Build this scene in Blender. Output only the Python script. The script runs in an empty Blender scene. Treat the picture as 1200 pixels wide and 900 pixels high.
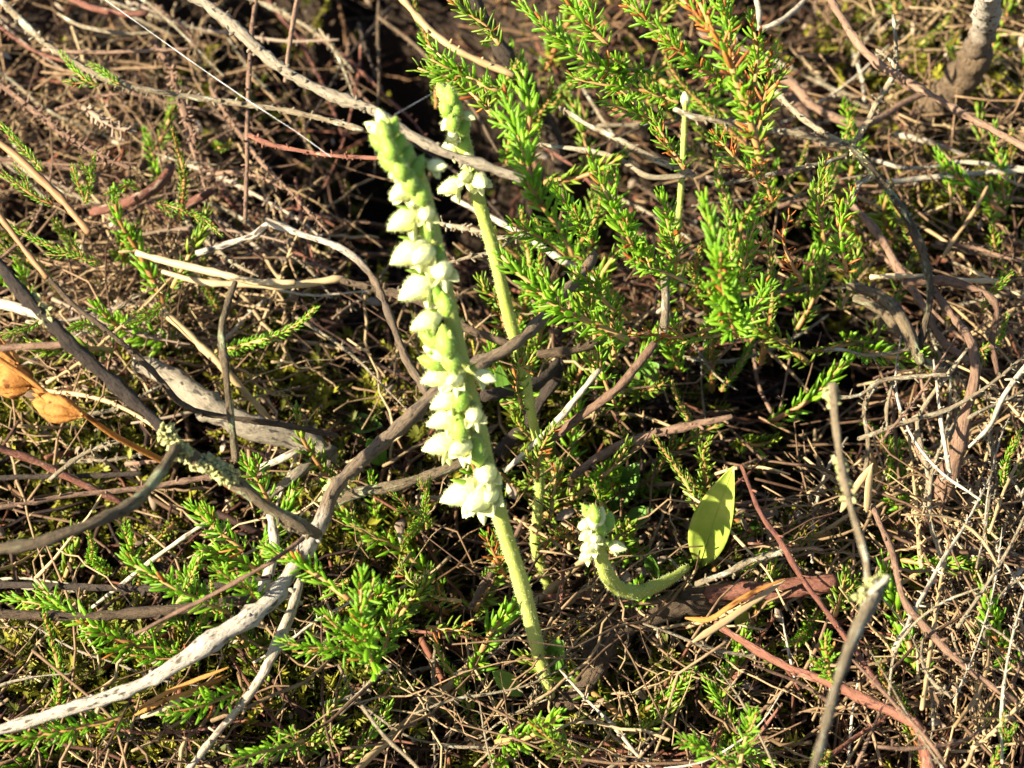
import bpy, math, random
import numpy as np
from mathutils import Matrix, Vector

# ------------------------------------------------------------------ camera, sky, sun, exposure
scene = bpy.context.scene
COL = scene.collection
PITCH = math.radians(50.0)
FPX = 2200.0                     # focal length in pixels of the 1200 px wide photograph
CAM_H = 0.207
cd = bpy.data.cameras.new("camera")
cam = bpy.data.objects.new("camera", cd)
COL.objects.link(cam)
cam.location = (0, 0, CAM_H)
cam.rotation_euler = (math.pi / 2 - PITCH, 0, 0)
cd.sensor_width = 36.0
cd.lens = 36.0 * FPX / 1200.0
cd.clip_start = 0.005
cd.clip_end = 500.0
cd.dof.use_dof = True
cd.dof.focus_distance = 0.222
cd.dof.aperture_fstop = 40.0
scene.camera = cam

SUN_EL, SUN_AZ = math.radians(31), math.radians(202)   # azimuth: direction TO the sun, counter-clockwise from +X
sv = Vector((math.cos(SUN_EL) * math.cos(SUN_AZ), math.cos(SUN_EL) * math.sin(SUN_AZ), math.sin(SUN_EL)))
ld = bpy.data.lights.new("sun", 'SUN')
ld.energy = 5.0
ld.angle = math.radians(0.5)
ld.color = (1.0, 0.91, 0.72)
sun = bpy.data.objects.new("sun", ld)
COL.objects.link(sun)
sun.rotation_euler = sv.to_track_quat('Z', 'Y').to_euler()
w = bpy.data.worlds.new("World")
scene.world = w
w.use_nodes = True
nt = w.node_tree
sky = nt.nodes.new('ShaderNodeTexSky')
sky.sky_type = 'NISHITA'
sky.sun_disc = False
sky.sun_elevation = SUN_EL
sky.sun_rotation = math.pi / 2 - SUN_AZ
bg = nt.nodes['Background']
bg.inputs[1].default_value = 0.05
nt.links.new(sky.outputs[0], bg.inputs[0])
scene.view_settings.view_transform = 'Standard'
scene.view_settings.look = 'None'
scene.view_settings.exposure = 2.0
scene.view_settings.gamma = 1.0

rng = np.random.default_rng(7)
random.seed(7)

# ------------------------------------------------------------------ geometry of the view: pixel + height -> point
CP, SP = math.cos(PITCH), math.sin(PITCH)
CAM = np.array((0, 0, CAM_H))
def ray(px, py):
    u = (px - 600.0) / FPX
    v = -(py - 450.0) / FPX
    return np.array((u, CP + v * SP, -SP + v * CP))
def P(px, py, h=0.0):                      # the point seen at (px, py) that stands h mm above the ground
    d = ray(px, py)
    return CAM + d * ((h * 0.001 - CAM_H) / d[2])
def PY(px, py, Y):                         # the point seen at (px, py) that is Y metres forward
    d = ray(px, py)
    return CAM + d * (Y / d[1])
def pxm(p):                                # metres per pixel at point p
    q = np.asarray(p) - CAM
    return (q[1] * CP - q[2] * SP) / FPX

# ------------------------------------------------------------------ mesh helpers
class MB:
    def __init__(s): s.v = []; s.f3 = []; s.f4 = []; s.t = []; s.w = []; s.b = []; s.n = 0
    def add(s, v, f3=None, f4=None, tint=0.0, wear_or_sun=0.0, bk=None):
        v = np.asarray(v, float); k = len(v)
        s.v.append(v)
        if f3 is not None and len(f3): s.f3.append(np.asarray(f3, int) + s.n)
        if f4 is not None and len(f4): s.f4.append(np.asarray(f4, int) + s.n)
        s.t.append(np.broadcast_to(np.asarray(tint, float), (k,)))
        s.w.append(np.broadcast_to(np.asarray(wear_or_sun, float), (k,)))
        s.b.append(v if bk is None else bk)
        s.n += k
    def arrays(s):
        v = np.concatenate(s.v)
        f3 = np.concatenate(s.f3) if s.f3 else np.zeros((0, 3), int)
        f4 = np.concatenate(s.f4) if s.f4 else np.zeros((0, 4), int)
        return v, f3, f4, np.concatenate(s.t), np.concatenate(s.w)
    def inst(s, tpl, mats, locs, tints):   # many transformed copies of a template joined in
        v, f3, f4, t, _ = tpl
        K, n = len(locs), len(v)
        V = (np.einsum('kij,nj->kni', mats, v) + locs[:, None, :]).reshape(-1, 3)
        off = (np.arange(K) * n)[:, None, None]
        T = (t[None, :] * 0.35 + tints[:, None]).reshape(-1)
        B = (v[None] + tints[:, None, None] * 0.37).reshape(-1, 3)
        s.add(V, (f3[None] + off).reshape(-1, 3) if len(f3) else None, (f4[None] + off).reshape(-1, 4) if len(f4) else None, T, 0.0, B)
    def mesh(s, name, origin=(0, 0, 0), smooth=True):
        v, f3, f4, t, wr = s.arrays()
        v = v - np.asarray(origin)
        me = bpy.data.meshes.new(name)
        n3, n4 = len(f3), len(f4)
        me.vertices.add(len(v)); me.vertices.foreach_set("co", v.ravel())
        me.loops.add(n3 * 3 + n4 * 4)
        me.loops.foreach_set("vertex_index", np.concatenate((f3.ravel(), f4.ravel())).astype(np.int32))
        me.polygons.add(n3 + n4)
        ls = np.concatenate((np.arange(n3) * 3, n3 * 3 + np.arange(n4) * 4)).astype(np.int32)
        me.polygons.foreach_set("loop_start", ls)
        if smooth: me.polygons.foreach_set("use_smooth", np.ones(n3 + n4, bool))
        me.update(calc_edges=True)
        a = me.attributes.new("tint", 'FLOAT', 'POINT'); a.data.foreach_set("value", t.astype(np.float32))
        a = me.attributes.new("bk", 'FLOAT_VECTOR', 'POINT'); a.data.foreach_set("vector", np.concatenate(s.b).astype(np.float32).ravel())
        if wr.any():
            a = me.attributes.new("wear_or_sun", 'FLOAT', 'POINT'); a.data.foreach_set("value", wr.astype(np.float32))
        me.validate()
        return me

def spline(pts, step):
    pts = np.asarray(pts, float)
    if len(pts) == 2: pts = np.array((pts[0], (pts[0] * 2 + pts[1]) / 3, (pts[0] + 2 * pts[1]) / 3, pts[1]))
    e = np.vstack((2 * pts[0] - pts[1], pts, 2 * pts[-1] - pts[-2]))
    out = []
    for i in range(1, len(e) - 2):
        p0, p1, p2, p3 = e[i - 1], e[i], e[i + 1], e[i + 2]
        n = max(2, int(round(np.linalg.norm((p2 - p1)[:3]) / step)))
        t = (np.arange(n) / n)[:, None]
        out.append(0.5 * ((2 * p1) + (p2 - p0) * t + (2 * p0 - 5 * p1 + 4 * p2 - p3) * t ** 2 + (3 * p1 - p0 - 3 * p2 + p3) * t ** 3))
    out.append(pts[-1:])
    return np.concatenate(out)

def nrm(v):
    v = np.asarray(v, float); return v / (np.linalg.norm(v) + 1e-12)
def frame(d, up=(0.13, -0.2, 0.97)):
    d = nrm(d); s = np.cross(d, up)
    if np.linalg.norm(s) < 1e-3: s = np.cross(d, (1, 0.1, 0))
    s = nrm(s); return d, s, np.cross(d, s)

def tube(mb, pts, rad, sides=7, rough=0.08, tint=0.0, wear_or_sun=0.0, oval=1.0, r=rng):
    pts = np.asarray(pts, float); N = len(pts)
    rad = np.broadcast_to(np.asarray(rad, float), (N,))
    tg = np.gradient(pts, axis=0)
    tg /= np.linalg.norm(tg, axis=1)[:, None] + 1e-12
    _, s, _ = frame(tg[0])
    S = np.empty((N, 3))
    for i in range(N):
        s = s - tg[i] * np.dot(s, tg[i]); s = s / (np.linalg.norm(s) + 1e-12); S[i] = s
    U = np.cross(tg, S)
    a = np.arange(sides) * 2 * math.pi / sides + r.uniform(0, 6)
    R = rad[:, None] * (1 + rough * r.standard_normal((N, 1)) * 0.7 + rough * r.standard_normal((N, sides)) * 0.7)
    V = pts[:, None] + R[..., None] * (np.cos(a)[None, :, None] * S[:, None] + oval * np.sin(a)[None, :, None] * U[:, None])
    V = V.reshape(-1, 3)
    i = np.arange(N - 1)[:, None] * sides; j = np.arange(sides)[None]; k = (j + 1) % sides
    f4 = np.stack((i + j, i + k, i + sides + k, i + sides + j), -1).reshape(-1, 4)
    V = np.vstack((V, pts[0] - tg[0] * rad[0] * .5, pts[-1] + tg[-1] * rad[-1] * .8))
    c0, c1 = N * sides, N * sides + 1
    j = np.arange(sides); k = (j + 1) % sides
    f3 = np.vstack((np.stack((np.full(sides, c0), k, j), -1), np.stack((np.full(sides, c1), (N - 1) * sides + j, (N - 1) * sides + k), -1)))
    wv = np.broadcast_to(np.asarray(wear_or_sun, float), (N,))
    W = np.concatenate((np.repeat(wv, sides), wv[[0, -1]]))
    ln = np.concatenate(([0], np.cumsum(np.linalg.norm(np.diff(pts, axis=0), axis=1)))) * 0.45 + r.uniform(0, 1)
    rm = max(rad.max(), 1e-5)
    bk = np.stack((np.repeat(rm * np.cos(a)[None], N, 0), np.repeat(rm * np.sin(a)[None], N, 0), np.repeat(ln[:, None], sides, 1)), -1).reshape(-1, 3)
    bk = np.vstack((bk, bk[0], bk[-1]))
    mb.add(V, f3, f4, tint, W, bk)
    return tg, S, U

def needle_arrays(wid=0.2, thick=0.11, bend=0.12, cheap=False):
    """a blunt heather leaf of length 1 along +Z, its face towards +Y"""
    zs = [0.0, 0.5, 1.0] if cheap else [0.0, 0.16, 0.55, 0.88, 1.0]
    ws = [0.35, 1.0, 0.25] if cheap else [0.3, 0.85, 1.0, 0.75, 0.3]
    v = []
    for z, wd in zip(zs, ws):
        y = bend * z * z
        v += [(-wid / 2 * wd, y, z), (0, y + thick * .45 * wd, z), (wid / 2 * wd, y, z), (0, y - thick * wd, z)]
    f4 = []
    for i in range(len(zs) - 1):
        for j in range(4):
            k = (j + 1) % 4
            f4.append((i * 4 + j, i * 4 + k, i * 4 + 4 + k, i * 4 + 4 + j))
    e = (len(zs) - 1) * 4
    f4 += [(3, 2, 1, 0), (e, e + 1, e + 2, e + 3)]
    v = np.array(v)
    return v, np.zeros((0, 3), int), np.array(f4), np.clip(v[:, 2], 0, 1) * 0.3, np.zeros(len(v))

def leafmat(d, face, L, wscale=1.0):
    """matrix columns x (width), y (face), z (direction), scaled"""
    d = nrm(d); f = np.asarray(face, float); f = f - d * np.dot(f, d); f = nrm(f)
    x = np.cross(f, d)
    return np.stack((x * L * wscale, f * L * wscale, d * L), 1)

def blade(mb, base, d, face, L, W, cup=0.25, curl=0.2, nu=7, nv=5, tint=0.0, thick=0.05, shape=0.5, tip=1.0):
    """a closed, cupped leaf or petal with a thickness of its own; shape = where it is widest"""
    d = nrm(d); f = np.asarray(face, float); f = nrm(f - d * np.dot(f, d)); x = np.cross(f, d)
    u = np.linspace(0, 1, nu); s = np.linspace(-1, 1, nv)
    e = math.log(0.5) / math.log(shape)
    prof = np.sin(math.pi * np.clip(u ** e, 0, 1)) ** 0.8
    prof = np.maximum(prof, 0.05)
    prof[0] = max(prof[0], 0.12)
    g = []
    for side in (1, -1):
        for i in range(nu):
            for k in range(nv):
                wx = s[k] * prof[i] * W / 2
                y = curl * L * u[i] ** 2 + cup * W * (s[k] ** 2) * prof[i] + side * thick * W * (1 - s[k] ** 2 * .9) * prof[i]
                g.append(base + x * wx + f * y + d * (u[i] * L))
    n = nu * nv; q = []
    for i in range(nu - 1):
        for k in range(nv - 1):
            a = i * nv + k
            q.append((a, a + 1, a + nv + 1, a + nv)); q.append((n + a, n + a + nv, n + a + nv + 1, n + a + 1))
    for i in range(nu - 1):
        for k in (0, nv - 1):
            a = i * nv + k; b = a + nv
            q.append((a, b, n + b, n + a) if k == 0 else (b, a, n + a, n + b))
    for k in range(nv - 1):
        q.append((k + 1, k, n + k, n + k + 1)); a = (nu - 1) * nv + k; q.append((a, a + 1, n + a + 1, n + a))
    tt = np.concatenate((np.repeat(u, nv), np.repeat(u, nv))) * .3 + tint
    mb.add(np.array(g), None, q, tt)

def pod(mb, base, d, L, W, ribs=0, rib=0.12, up=(0, 0, 1), curve=0.0, tip=0.55, n=10, m=10, tint=0.0, sharp=0.7, flat=1.0):
    """a closed ovoid (bud, hood, ovary, capsule) pointing along d"""
    d, s, u = frame(d, up)
    t = np.linspace(0.0, 1.0, n)
    e = math.log(0.5) / math.log(tip)
    r = np.sin(math.pi * t ** e) ** sharp * W / 2
    r[0] = W * .06; r[-1] = W * .03
    a = np.arange(m) * 2 * math.pi / m
    k = 1 + (rib * np.cos(ribs * a) if ribs else 0 * a)
    V = base + d * (t * L)[:, None, None] + u * (curve * L * t ** 2)[:, None, None] + (r[:, None] * k)[..., None] * (np.cos(a)[None, :, None] * s + flat * np.sin(a)[None, :, None] * u)
    i = np.arange(n - 1)[:, None] * m; j = np.arange(m)[None]; q = (j + 1) % m
    f4 = np.stack((i + j, i + q, i + m + q, i + m + j), -1).reshape(-1, 4)
    V = V.reshape(-1, 3)
    V = np.vstack((V, base - d * L * .01, V[-m:].mean(0) + d * L * .02))
    jj = np.arange(m); kk = (jj + 1) % m
    f3 = np.vstack((np.stack((np.full(m, n * m), kk, jj), -1), np.stack((np.full(m, n * m + 1), (n - 1) * m + jj, (n - 1) * m + kk), -1)))
    mb.add(V, f3, f4, np.concatenate((np.repeat(t * .3, m), [0, .3])) + tint)

# ------------------------------------------------------------------ materials
def mat(name, c0, c1, scale=900, rough=0.75, bump=0.25, bscale=None, trans=0.0, tintw=0.5, lichen=None, wear_or_sun_col=None, specks=None, spec=0.3, detail=5, tcol=None, crack=0, skew=1.0):
    m = bpy.data.materials.new(name); m.use_nodes = True
    n = m.node_tree.nodes; l = m.node_tree.links
    if crack: scale *= 1.6
    b = n['Principled BSDF']; out = n['Material Output']
    def node(t, **kw):
        x = n.new(t)
        for k, v in kw.items(): setattr(x, k, v)
        return x
    def math_(op, a, bb, clamp=False):
        x = node('ShaderNodeMath', operation=op); x.use_clamp = clamp
        for i, q in enumerate((a, bb)):
            if isinstance(q, (int, float)): x.inputs[i].default_value = q
            else: l.new(q, x.inputs[i])
        return x.outputs[0]
    def mix(fac, a, bb):
        x = node('ShaderNodeMix', data_type='RGBA'); l.new(fac, x.inputs[0])
        for i, q in ((6, a), (7, bb)):
            if isinstance(q, tuple): x.inputs[i].default_value = (*q, 1)
            else: l.new(q, x.inputs[i])
        return x.outputs[2]
    tc = node('ShaderNodeAttribute', attribute_name='bk'); oi = node('ShaderNodeObjectInfo')
    at = node('ShaderNodeAttribute', attribute_name='tint')
    def noise(sc, det=detail, ro=0.6):
        x = node('ShaderNodeTexNoise'); x.inputs['Scale'].default_value = sc; x.inputs['Detail'].default_value = det; x.inputs['Roughness'].default_value = ro
        l.new(tc.outputs['Vector'], x.inputs['Vector']); return x.outputs[0]
    def sharpen(o, lo, hi):
        x = node('ShaderNodeMapRange'); l.new(o, x.inputs[0]); x.inputs[1].default_value = lo; x.inputs[2].default_value = hi; return x.outputs[0]
    nz = sharpen(noise(scale), 0.3, 0.7)
    ti = math_('FRACT', math_('ADD', at.outputs['Fac'], oi.outputs['Random']), 0.0)
    fac = math_('ADD', math_('MULTIPLY', nz, 1 - tintw), math_('MULTIPLY', ti, tintw), True)
    if skew != 1: fac = math_('POWER', fac, skew)
    col = mix(fac, c0, c1)
    if wear_or_sun_col:
        aw = node('ShaderNodeAttribute', attribute_name='wear_or_sun')
        wn = sharpen(math_('ADD', math_('MULTIPLY', noise(scale * .35, 4), 0.8), math_('MULTIPLY', aw.outputs['Fac'], 1.0)), 0.62, 0.95)
        col = mix(wn, col, wear_or_sun_col)
    if crack:
        cn = sharpen(noise(scale * 2.2, 3, .55), .3, .44)
        col = mix(cn, tuple(q * crack for q in c0), col)
    if lichen:
        lc, th = lichen
        col = mix(sharpen(noise(scale * .4, 6, .72), th, th + 0.09), col, lc)
    if specks:
        sc, th = specks
        col = mix(sharpen(noise(scale * 1.3, 2, .4), th, th + .05), col, sc)
    l.new(col, b.inputs['Base Color'])
    b.inputs['Roughness'].default_value = rough
    b.inputs['Specular IOR Level'].default_value = spec
    if bump:
        bp = node('ShaderNodeBump'); bp.inputs['Strength'].default_value = min(1, bump * (3.2 if crack else 2)); bp.inputs['Distance'].default_value = 0.0007 * (bump / .25)
        l.new(noise(bscale or scale * 1.6, 6, .7), bp.inputs['Height']); l.new(bp.outputs[0], b.inputs['Normal'])
    if trans:
        tr = node('ShaderNodeBsdfTranslucent'); ms = node('ShaderNodeMixShader'); ms.inputs[0].default_value = trans
        if tcol:
            l.new(mix(fac, tcol, tuple(min(1, q * 1.3) for q in tcol)), tr.inputs[0])
        else: l.new(col, tr.inputs[0])
        l.new(b.outputs[0], ms.inputs[1]); l.new(tr.outputs[0], ms.inputs[2]); l.new(ms.outputs[0], out.inputs[0])
    return m

LICH = (0.34, 0.37, 0.2)
M = dict(
 brown=mat('brown_bark', (0.0432, 0.0259, 0.0144), (0.1944, 0.1296, 0.072), 700, bump=.35, lichen=((0.36, 0.31, 0.2), 0.68), crack=.6),
 dark=mat('dark_bark', (0.024, 0.016, 0.012), (0.088, 0.06, 0.04), 700, bump=.35, lichen=((0.22, 0.18, 0.11), 0.69), crack=.6),
 lichen=mat('lichen_bark', (0.049, 0.0336, 0.0196), (0.224, 0.161, 0.091), 600, bump=.4, lichen=(LICH, 0.53), crack=.6),
 grey=mat('grey_weathered_wood', (0.1275, 0.0975, 0.0638), (0.345, 0.2925, 0.21), 500, bump=.3, lichen=((0.4, 0.4, 0.25), 0.6), specks=((0.05, 0.04, 0.03), 0.63), crack=.6),
 worn_or_sunlit=mat('bark_worn_or_sun_painted', (0.0675, 0.045, 0.0263), (0.2325, 0.165, 0.105), 600, bump=.3, lichen=((0.34, 0.31, 0.17), 0.68), wear_or_sun_col=(0.45, 0.39, 0.31), specks=((0.1, 0.075, 0.055), 0.615), crack=.6),  # pale tone: weathered wood on branches, painted sunlight on the heather trunk
 bleached=mat('bleached_wood', (0.264, 0.2112, 0.1408), (0.4928, 0.4224, 0.3168), 500, bump=.2, specks=((0.12, 0.09, 0.07), 0.63), crack=.45),
 red=mat('red_bark', (0.085, 0.0255, 0.0153), (0.255, 0.1062, 0.0638), 500, rough=.6, bump=.25, lichen=((0.42, 0.3, 0.2), 0.58), crack=.6),
 pink=mat('pinkish_bark', (0.091, 0.0455, 0.0266), (0.294, 0.182, 0.1155), 600, bump=.25, lichen=((0.45, 0.37, 0.25), 0.68), crack=.6),
 orange=mat('orange_brown_bark', (0.16, 0.072, 0.024), (0.32, 0.176, 0.08), 500, rough=.6, bump=.15),
 pale=mat('pale_lichen_twig', (0.144, 0.104, 0.06), (0.4, 0.32, 0.2), 900, bump=.3, lichen=((0.52, 0.51, 0.38), 0.54), crack=.45),
 straw=mat('dry_straw', (0.323, 0.2125, 0.0935), (0.527, 0.408, 0.238), 300, rough=.5, bump=.1),
 tan=mat('tan_stalk', (0.2, 0.12, 0.05), (0.48, 0.34, 0.17), 350, rough=.55, bump=.15),
 amber=mat('amber_dry_leaf', (0.36, 0.13, 0.02), (0.7, 0.37, 0.11), 500, specks=((0.16, 0.06, 0.015), 0.6), rough=.65, bump=.3, trans=.35, spec=.2),
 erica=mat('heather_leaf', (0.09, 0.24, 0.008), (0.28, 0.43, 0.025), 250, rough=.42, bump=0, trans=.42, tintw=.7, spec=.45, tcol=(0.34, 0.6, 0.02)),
 dull=mat('shade_toned_heather_leaf', (0.07, 0.15, 0.008), (0.24, 0.32, 0.02), 300, rough=.45, bump=0, trans=.25, tintw=.75, spec=.4),  # darker copy of the heather leaf, with shade put into its colour
 redleaf=mat('reddened_heather_leaf', (0.3, 0.05, 0.015), (0.5, 0.22, 0.04), 400, rough=.45, bump=0, trans=.25, tintw=.75),
 shoot=mat('heather_shoot_stem', (0.26, 0.08, 0.03), (0.42, 0.3, 0.1), 300, rough=.5, bump=.1),
 moss=mat('yellow_moss', (0.03, 0.045, 0.005), (0.4, 0.36, 0.03), 200, rough=.6, bump=0, trans=.25, tintw=.75, skew=1.7),
 litter=mat('twig_litter', (0.008, 0.0032, 0.0016), (0.272, 0.144, 0.064), 900, bump=.2, tintw=.75, skew=2.3),  # low litter darkened so its colour stands in for shade in the gaps
 redlitter=mat('reddish_twig_litter', (0.0112, 0.004, 0.0024), (0.24, 0.088, 0.044), 900, bump=.2, tintw=.75, skew=2.3),  # reddish litter, also darkened in place of shade between twigs
 palelitter=mat('pale_twig_litter', (0.136, 0.0765, 0.034), (0.442, 0.323, 0.17), 900, bump=.2, tintw=.7, skew=1.5),
 tangle=mat('fine_twig_bark', (0.04, 0.016, 0.008), (0.368, 0.232, 0.12), 900, bump=.2, tintw=.75, skew=1.7),
 needles=mat('fallen_needles', (0.0255, 0.0119, 0.0051), (0.255, 0.1403, 0.0595), 500, rough=.6, bump=0, tintw=.85, skew=2.3),
 flakes=mat('dry_flower_husks', (0.16, 0.1, 0.06), (0.56, 0.44, 0.32), 500, rough=.6, bump=0, trans=.15, tintw=.8, skew=1.6),
 stem=mat('orchid_stem_green', (0.3, 0.36, 0.05), (0.5, 0.52, 0.14), 260, rough=.5, bump=.08, trans=.15, spec=.3),
 bract=mat('orchid_bract_green', (0.17, 0.34, 0.025), (0.4, 0.52, 0.09), 350, rough=.5, bump=.1, trans=.25, tintw=.4, tcol=(0.4, 0.55, 0.12)),
 petal=mat('orchid_petal', (0.72, 0.74, 0.26), (0.88, 0.86, 0.52), 400, rough=.6, bump=.1, trans=.2, tintw=.5),
 hair=mat('orchid_hair', (0.55, 0.62, 0.22), (0.8, 0.82, 0.5), 400, rough=.5, bump=0, trans=.4),
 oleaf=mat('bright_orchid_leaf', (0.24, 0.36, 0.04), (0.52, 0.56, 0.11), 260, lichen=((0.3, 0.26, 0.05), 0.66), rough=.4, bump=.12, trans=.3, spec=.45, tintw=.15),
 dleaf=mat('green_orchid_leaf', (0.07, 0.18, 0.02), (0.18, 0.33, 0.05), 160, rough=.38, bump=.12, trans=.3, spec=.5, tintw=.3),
 crust=mat('pale_green_lichen', (0.22, 0.22, 0.07), (0.46, 0.44, 0.2), 500, rough=.85, bump=.2),
 silk=mat('spider_silk', (0.75, 0.75, 0.75), (0.85, 0.85, 0.85), 300, rough=.3, bump=0, spec=.6),
 ground=mat('peaty_litter_ground', (0.008, 0.005, 0.003), (0.05, 0.03, 0.016), 260, rough=.9, bump=.5, lichen=((0.09, 0.085, 0.018), 0.6)),
)

# ------------------------------------------------------------------ objects
ORG = {}
def link(name, me, m, origin, parent=None):
    o = bpy.data.objects.new(name, me)
    if m is not None and me is not None and not me.materials: me.materials.append(m)
    origin = np.asarray(origin, float)
    if parent is not None:
        o.parent = parent; o.location = origin - ORG[parent.name]
    else: o.location = origin
    COL.objects.link(o); ORG[o.name] = origin
    return o
def tag(o, label=None, cat=None, group=None, kind=None):
    if label: o['label'] = label
    if cat: o['category'] = cat
    if group: o['group'] = group
    if kind: o['kind'] = kind
    return o
def build(name, mb, m, origin, parent=None, smooth=True):
    return link(name, mb.mesh(name, origin, smooth), m, origin, parent)

# ------------------------------------------------------------------ ground (one sheet out to the horizon)
def vnoise(x, y, s, seed):
    r = np.random.default_rng(seed); g = r.uniform(-1, 1, (64, 64))
    X = x / s; Y = y / s; xi = np.floor(X).astype(int); yi = np.floor(Y).astype(int); fx = X - xi; fy = Y - yi
    fx = fx * fx * (3 - 2 * fx); fy = fy * fy * (3 - 2 * fy)
    G = lambda a, b: g[a % 64, b % 64]
    return (G(xi, yi) * (1 - fx) + G(xi + 1, yi) * fx) * (1 - fy) + (G(xi, yi + 1) * (1 - fx) + G(xi + 1, yi + 1) * fx) * fy
HOLES = [(470, 60, 130, 110, 55), (520, 230, 110, 110, 50), (420, 210, 90, 90, 36), (600, 290, 80, 70, 34), (1000, 400, 110, 60, 45), (1000, 190, 80, 60, 26), (930, 470, 130, 70, 26), (1020, 540, 70, 90, 26), (720, 220, 110, 100, 30), (790, 590, 90, 60, 18),
         (300, 200, 90, 80, 20), (280, 30, 100, 60, 24), (130, 120, 90, 50, 16), (560, 780, 70, 50, 14), (880, 30, 80, 60, 24), (680, 420, 70, 50, 14), (420, 420, 60, 70, 16), (1000, 820, 60, 60, 12), (760, 640, 70, 50, 12), (130, 730, 80, 30, 12), (300, 620, 50, 40, 8)]
_q = np.random.default_rng(77)
def _pits(x0, y0, x1, y1, n, d0=20, d1=36):
    for _ in range(n):
        px_, py_ = _q.uniform(x0, x1), _q.uniform(y0, y1)
        if abs(px_ - 650) < 60 and abs(py_ - 810) < 50 or abs(px_ - 770) < 70 and abs(py_ - 690) < 40: continue
        HOLES.append((px_, py_, _q.uniform(26, 60), _q.uniform(22, 42), _q.uniform(d0, d1)))
_pits(-100, -100, 560, 340, 46); _pits(560, 100, 1000, 480, 26); _pits(860, 230, 1130, 620, 20); _pits(-100, 340, 520, 560, 12, 14, 24); _pits(-100, 560, 560, 1000, 20, 14, 24)
_pits(480, 560, 800, 900, 18, 16, 28); _pits(800, 560, 1300, 1000, 18, 14, 26); _pits(1100, -100, 1300, 560, 6, 10, 20)
def gz(x, y):
    x = np.asarray(x, float); y = np.asarray(y, float)
    dip = 0.0 * x
    for hx, hy, rx, ry, dp in HOLES:
        c = P(hx, hy, 0); k = pxm(c)
        dip = np.maximum(dip, dp * .001 * np.exp(-(((x - c[0]) / (rx * k)) ** 2 + ((y - c[1]) / (ry * k * 1.3)) ** 2) ** 2.5))
    return -dip + 0.004 * vnoise(x, y, .05, 1) + 0.0025 * vnoise(x, y, .018, 2) + 0.001 * vnoise(x, y, .006, 3) - 0.002
near = np.arange(-0.2, 0.2001, 0.0016)
far = np.array([.215, .25, .32, .4, .55, .8, 1.3, 2.5, 5, 12, 30, 80, 200.])
ax = np.concatenate((-far[::-1], near, far))
X, Y = np.meshgrid(ax, ax + 0.2, indexing='ij')
Z = gz(X, Y)
n = len(ax)
V = np.stack((X, Y, Z), -1).reshape(-1, 3)
ii = (np.arange(n - 1)[:, None] * n + np.arange(n - 1)[None]).ravel()
mb = MB(); mb.add(V, None, np.stack((ii, ii + n, ii + n + 1, ii + 1), -1))
tag(build('ground', mb, M['ground'], (0, 0, 0)), kind='structure')

# ------------------------------------------------------------------ wood: traced branches, stems and twigs
def hts(pts, h):
    h = np.atleast_1d(np.asarray(h, float))
    x = np.concatenate(([0], np.cumsum(np.linalg.norm(np.diff(pts, axis=0), axis=1)))); x /= x[-1]
    return np.interp(x, np.linspace(0, 1, len(h)), h)
def px_path(s, h):
    p = np.array([[float(q) for q in a.split(',')] for a in s.split()])
    H = hts(p, h)
    return np.array([P(a[0], a[1], z) for a, z in zip(p, H)])
def wood_mb(pts, r, step=0.0011, rough=.15, wob=.15, spur=0.0, spl=0.0008, knob=0.0, sides=None, wear_or_sun=0.0, seed=0, cheap=False):
    """r in pixels along the path; spur = side stubs per mm; knob = strength of swellings"""
    q = np.random.default_rng(seed)
    mb = MB()
    c = spline(pts, step)
    N = len(c); r = np.atleast_1d(np.asarray(r, float))
    R = np.interp(np.linspace(0, 1, N), np.linspace(0, 1, len(r)), r) * np.array([pxm(p) for p in c])
    d = np.gradient(c, axis=0)
    wv = np.zeros((N, 3))
    for k in range(3):
        ph = q.uniform(0, 6.28, 3); L = np.linspace(0, N * step, N)
        wv += np.stack([np.sin(L / (0.003 * (1 + k)) + ph[j]) for j in range(3)], -1) * q.uniform(.3, 1)
    c = c + wv * (R[:, None] * wob)
    if knob:
        for _ in range(int(N * .15)):
            i = q.integers(0, N); R = R * (1 + knob * np.exp(-((np.arange(N) - i) / 1.3) ** 2) * q.uniform(.2, 1))
    W = np.interp(np.linspace(0, 1, N), np.linspace(0, 1, len(np.atleast_1d(wear_or_sun))), np.atleast_1d(wear_or_sun))
    sd = sides or int(np.clip(5 + R.max() * 4500, 5, 14))
    tg, S, U = tube(mb, c, R, sd, rough, q.uniform(0, .3), W, r=q)
    if spur:
        ns = int(2.2 * spur * N * step * 1000)
        for _ in range(ns):
            i = q.integers(1, N - 1); a = q.uniform(0, 6.28)
            o = math.cos(a) * S[i] + math.sin(a) * U[i]
            dd = nrm(o + tg[i] * q.uniform(-.2, 1.0)); ln = spl * q.uniform(.35, 1.3)
            b0 = c[i] + o * R[i] * .5
            k1 = nrm(dd + q.standard_normal(3) * .35)
            rr = min(R[i] * .6, 0.00035) * q.uniform(.6, 1.1)
            tube(mb, np.array((b0, b0 + dd * ln * .6 + k1 * ln * .35)), np.array((rr, rr * .75)), 4, .1, q.uniform(0, .5), W[i], r=q)
    return mb, c
used_seed = [100]
PLACED = []
THINGS = {}
def wood(name, label, m, s, h, r, cat='branch', group=None, on=None, **kw):
    used_seed[0] += 1
    pts = px_path(s, h) if isinstance(s, str) else s
    mb, c = wood_mb(pts, r, seed=used_seed[0], **kw)
    if on is not None:
        return build(name, mb, M[m], c[np.argmin(c[:, 2])], THINGS[on])
    o = build(name, mb, M[m], c[np.argmin(c[:, 2])]); THINGS[label] = o
    return tag(o, label, cat, group)

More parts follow.
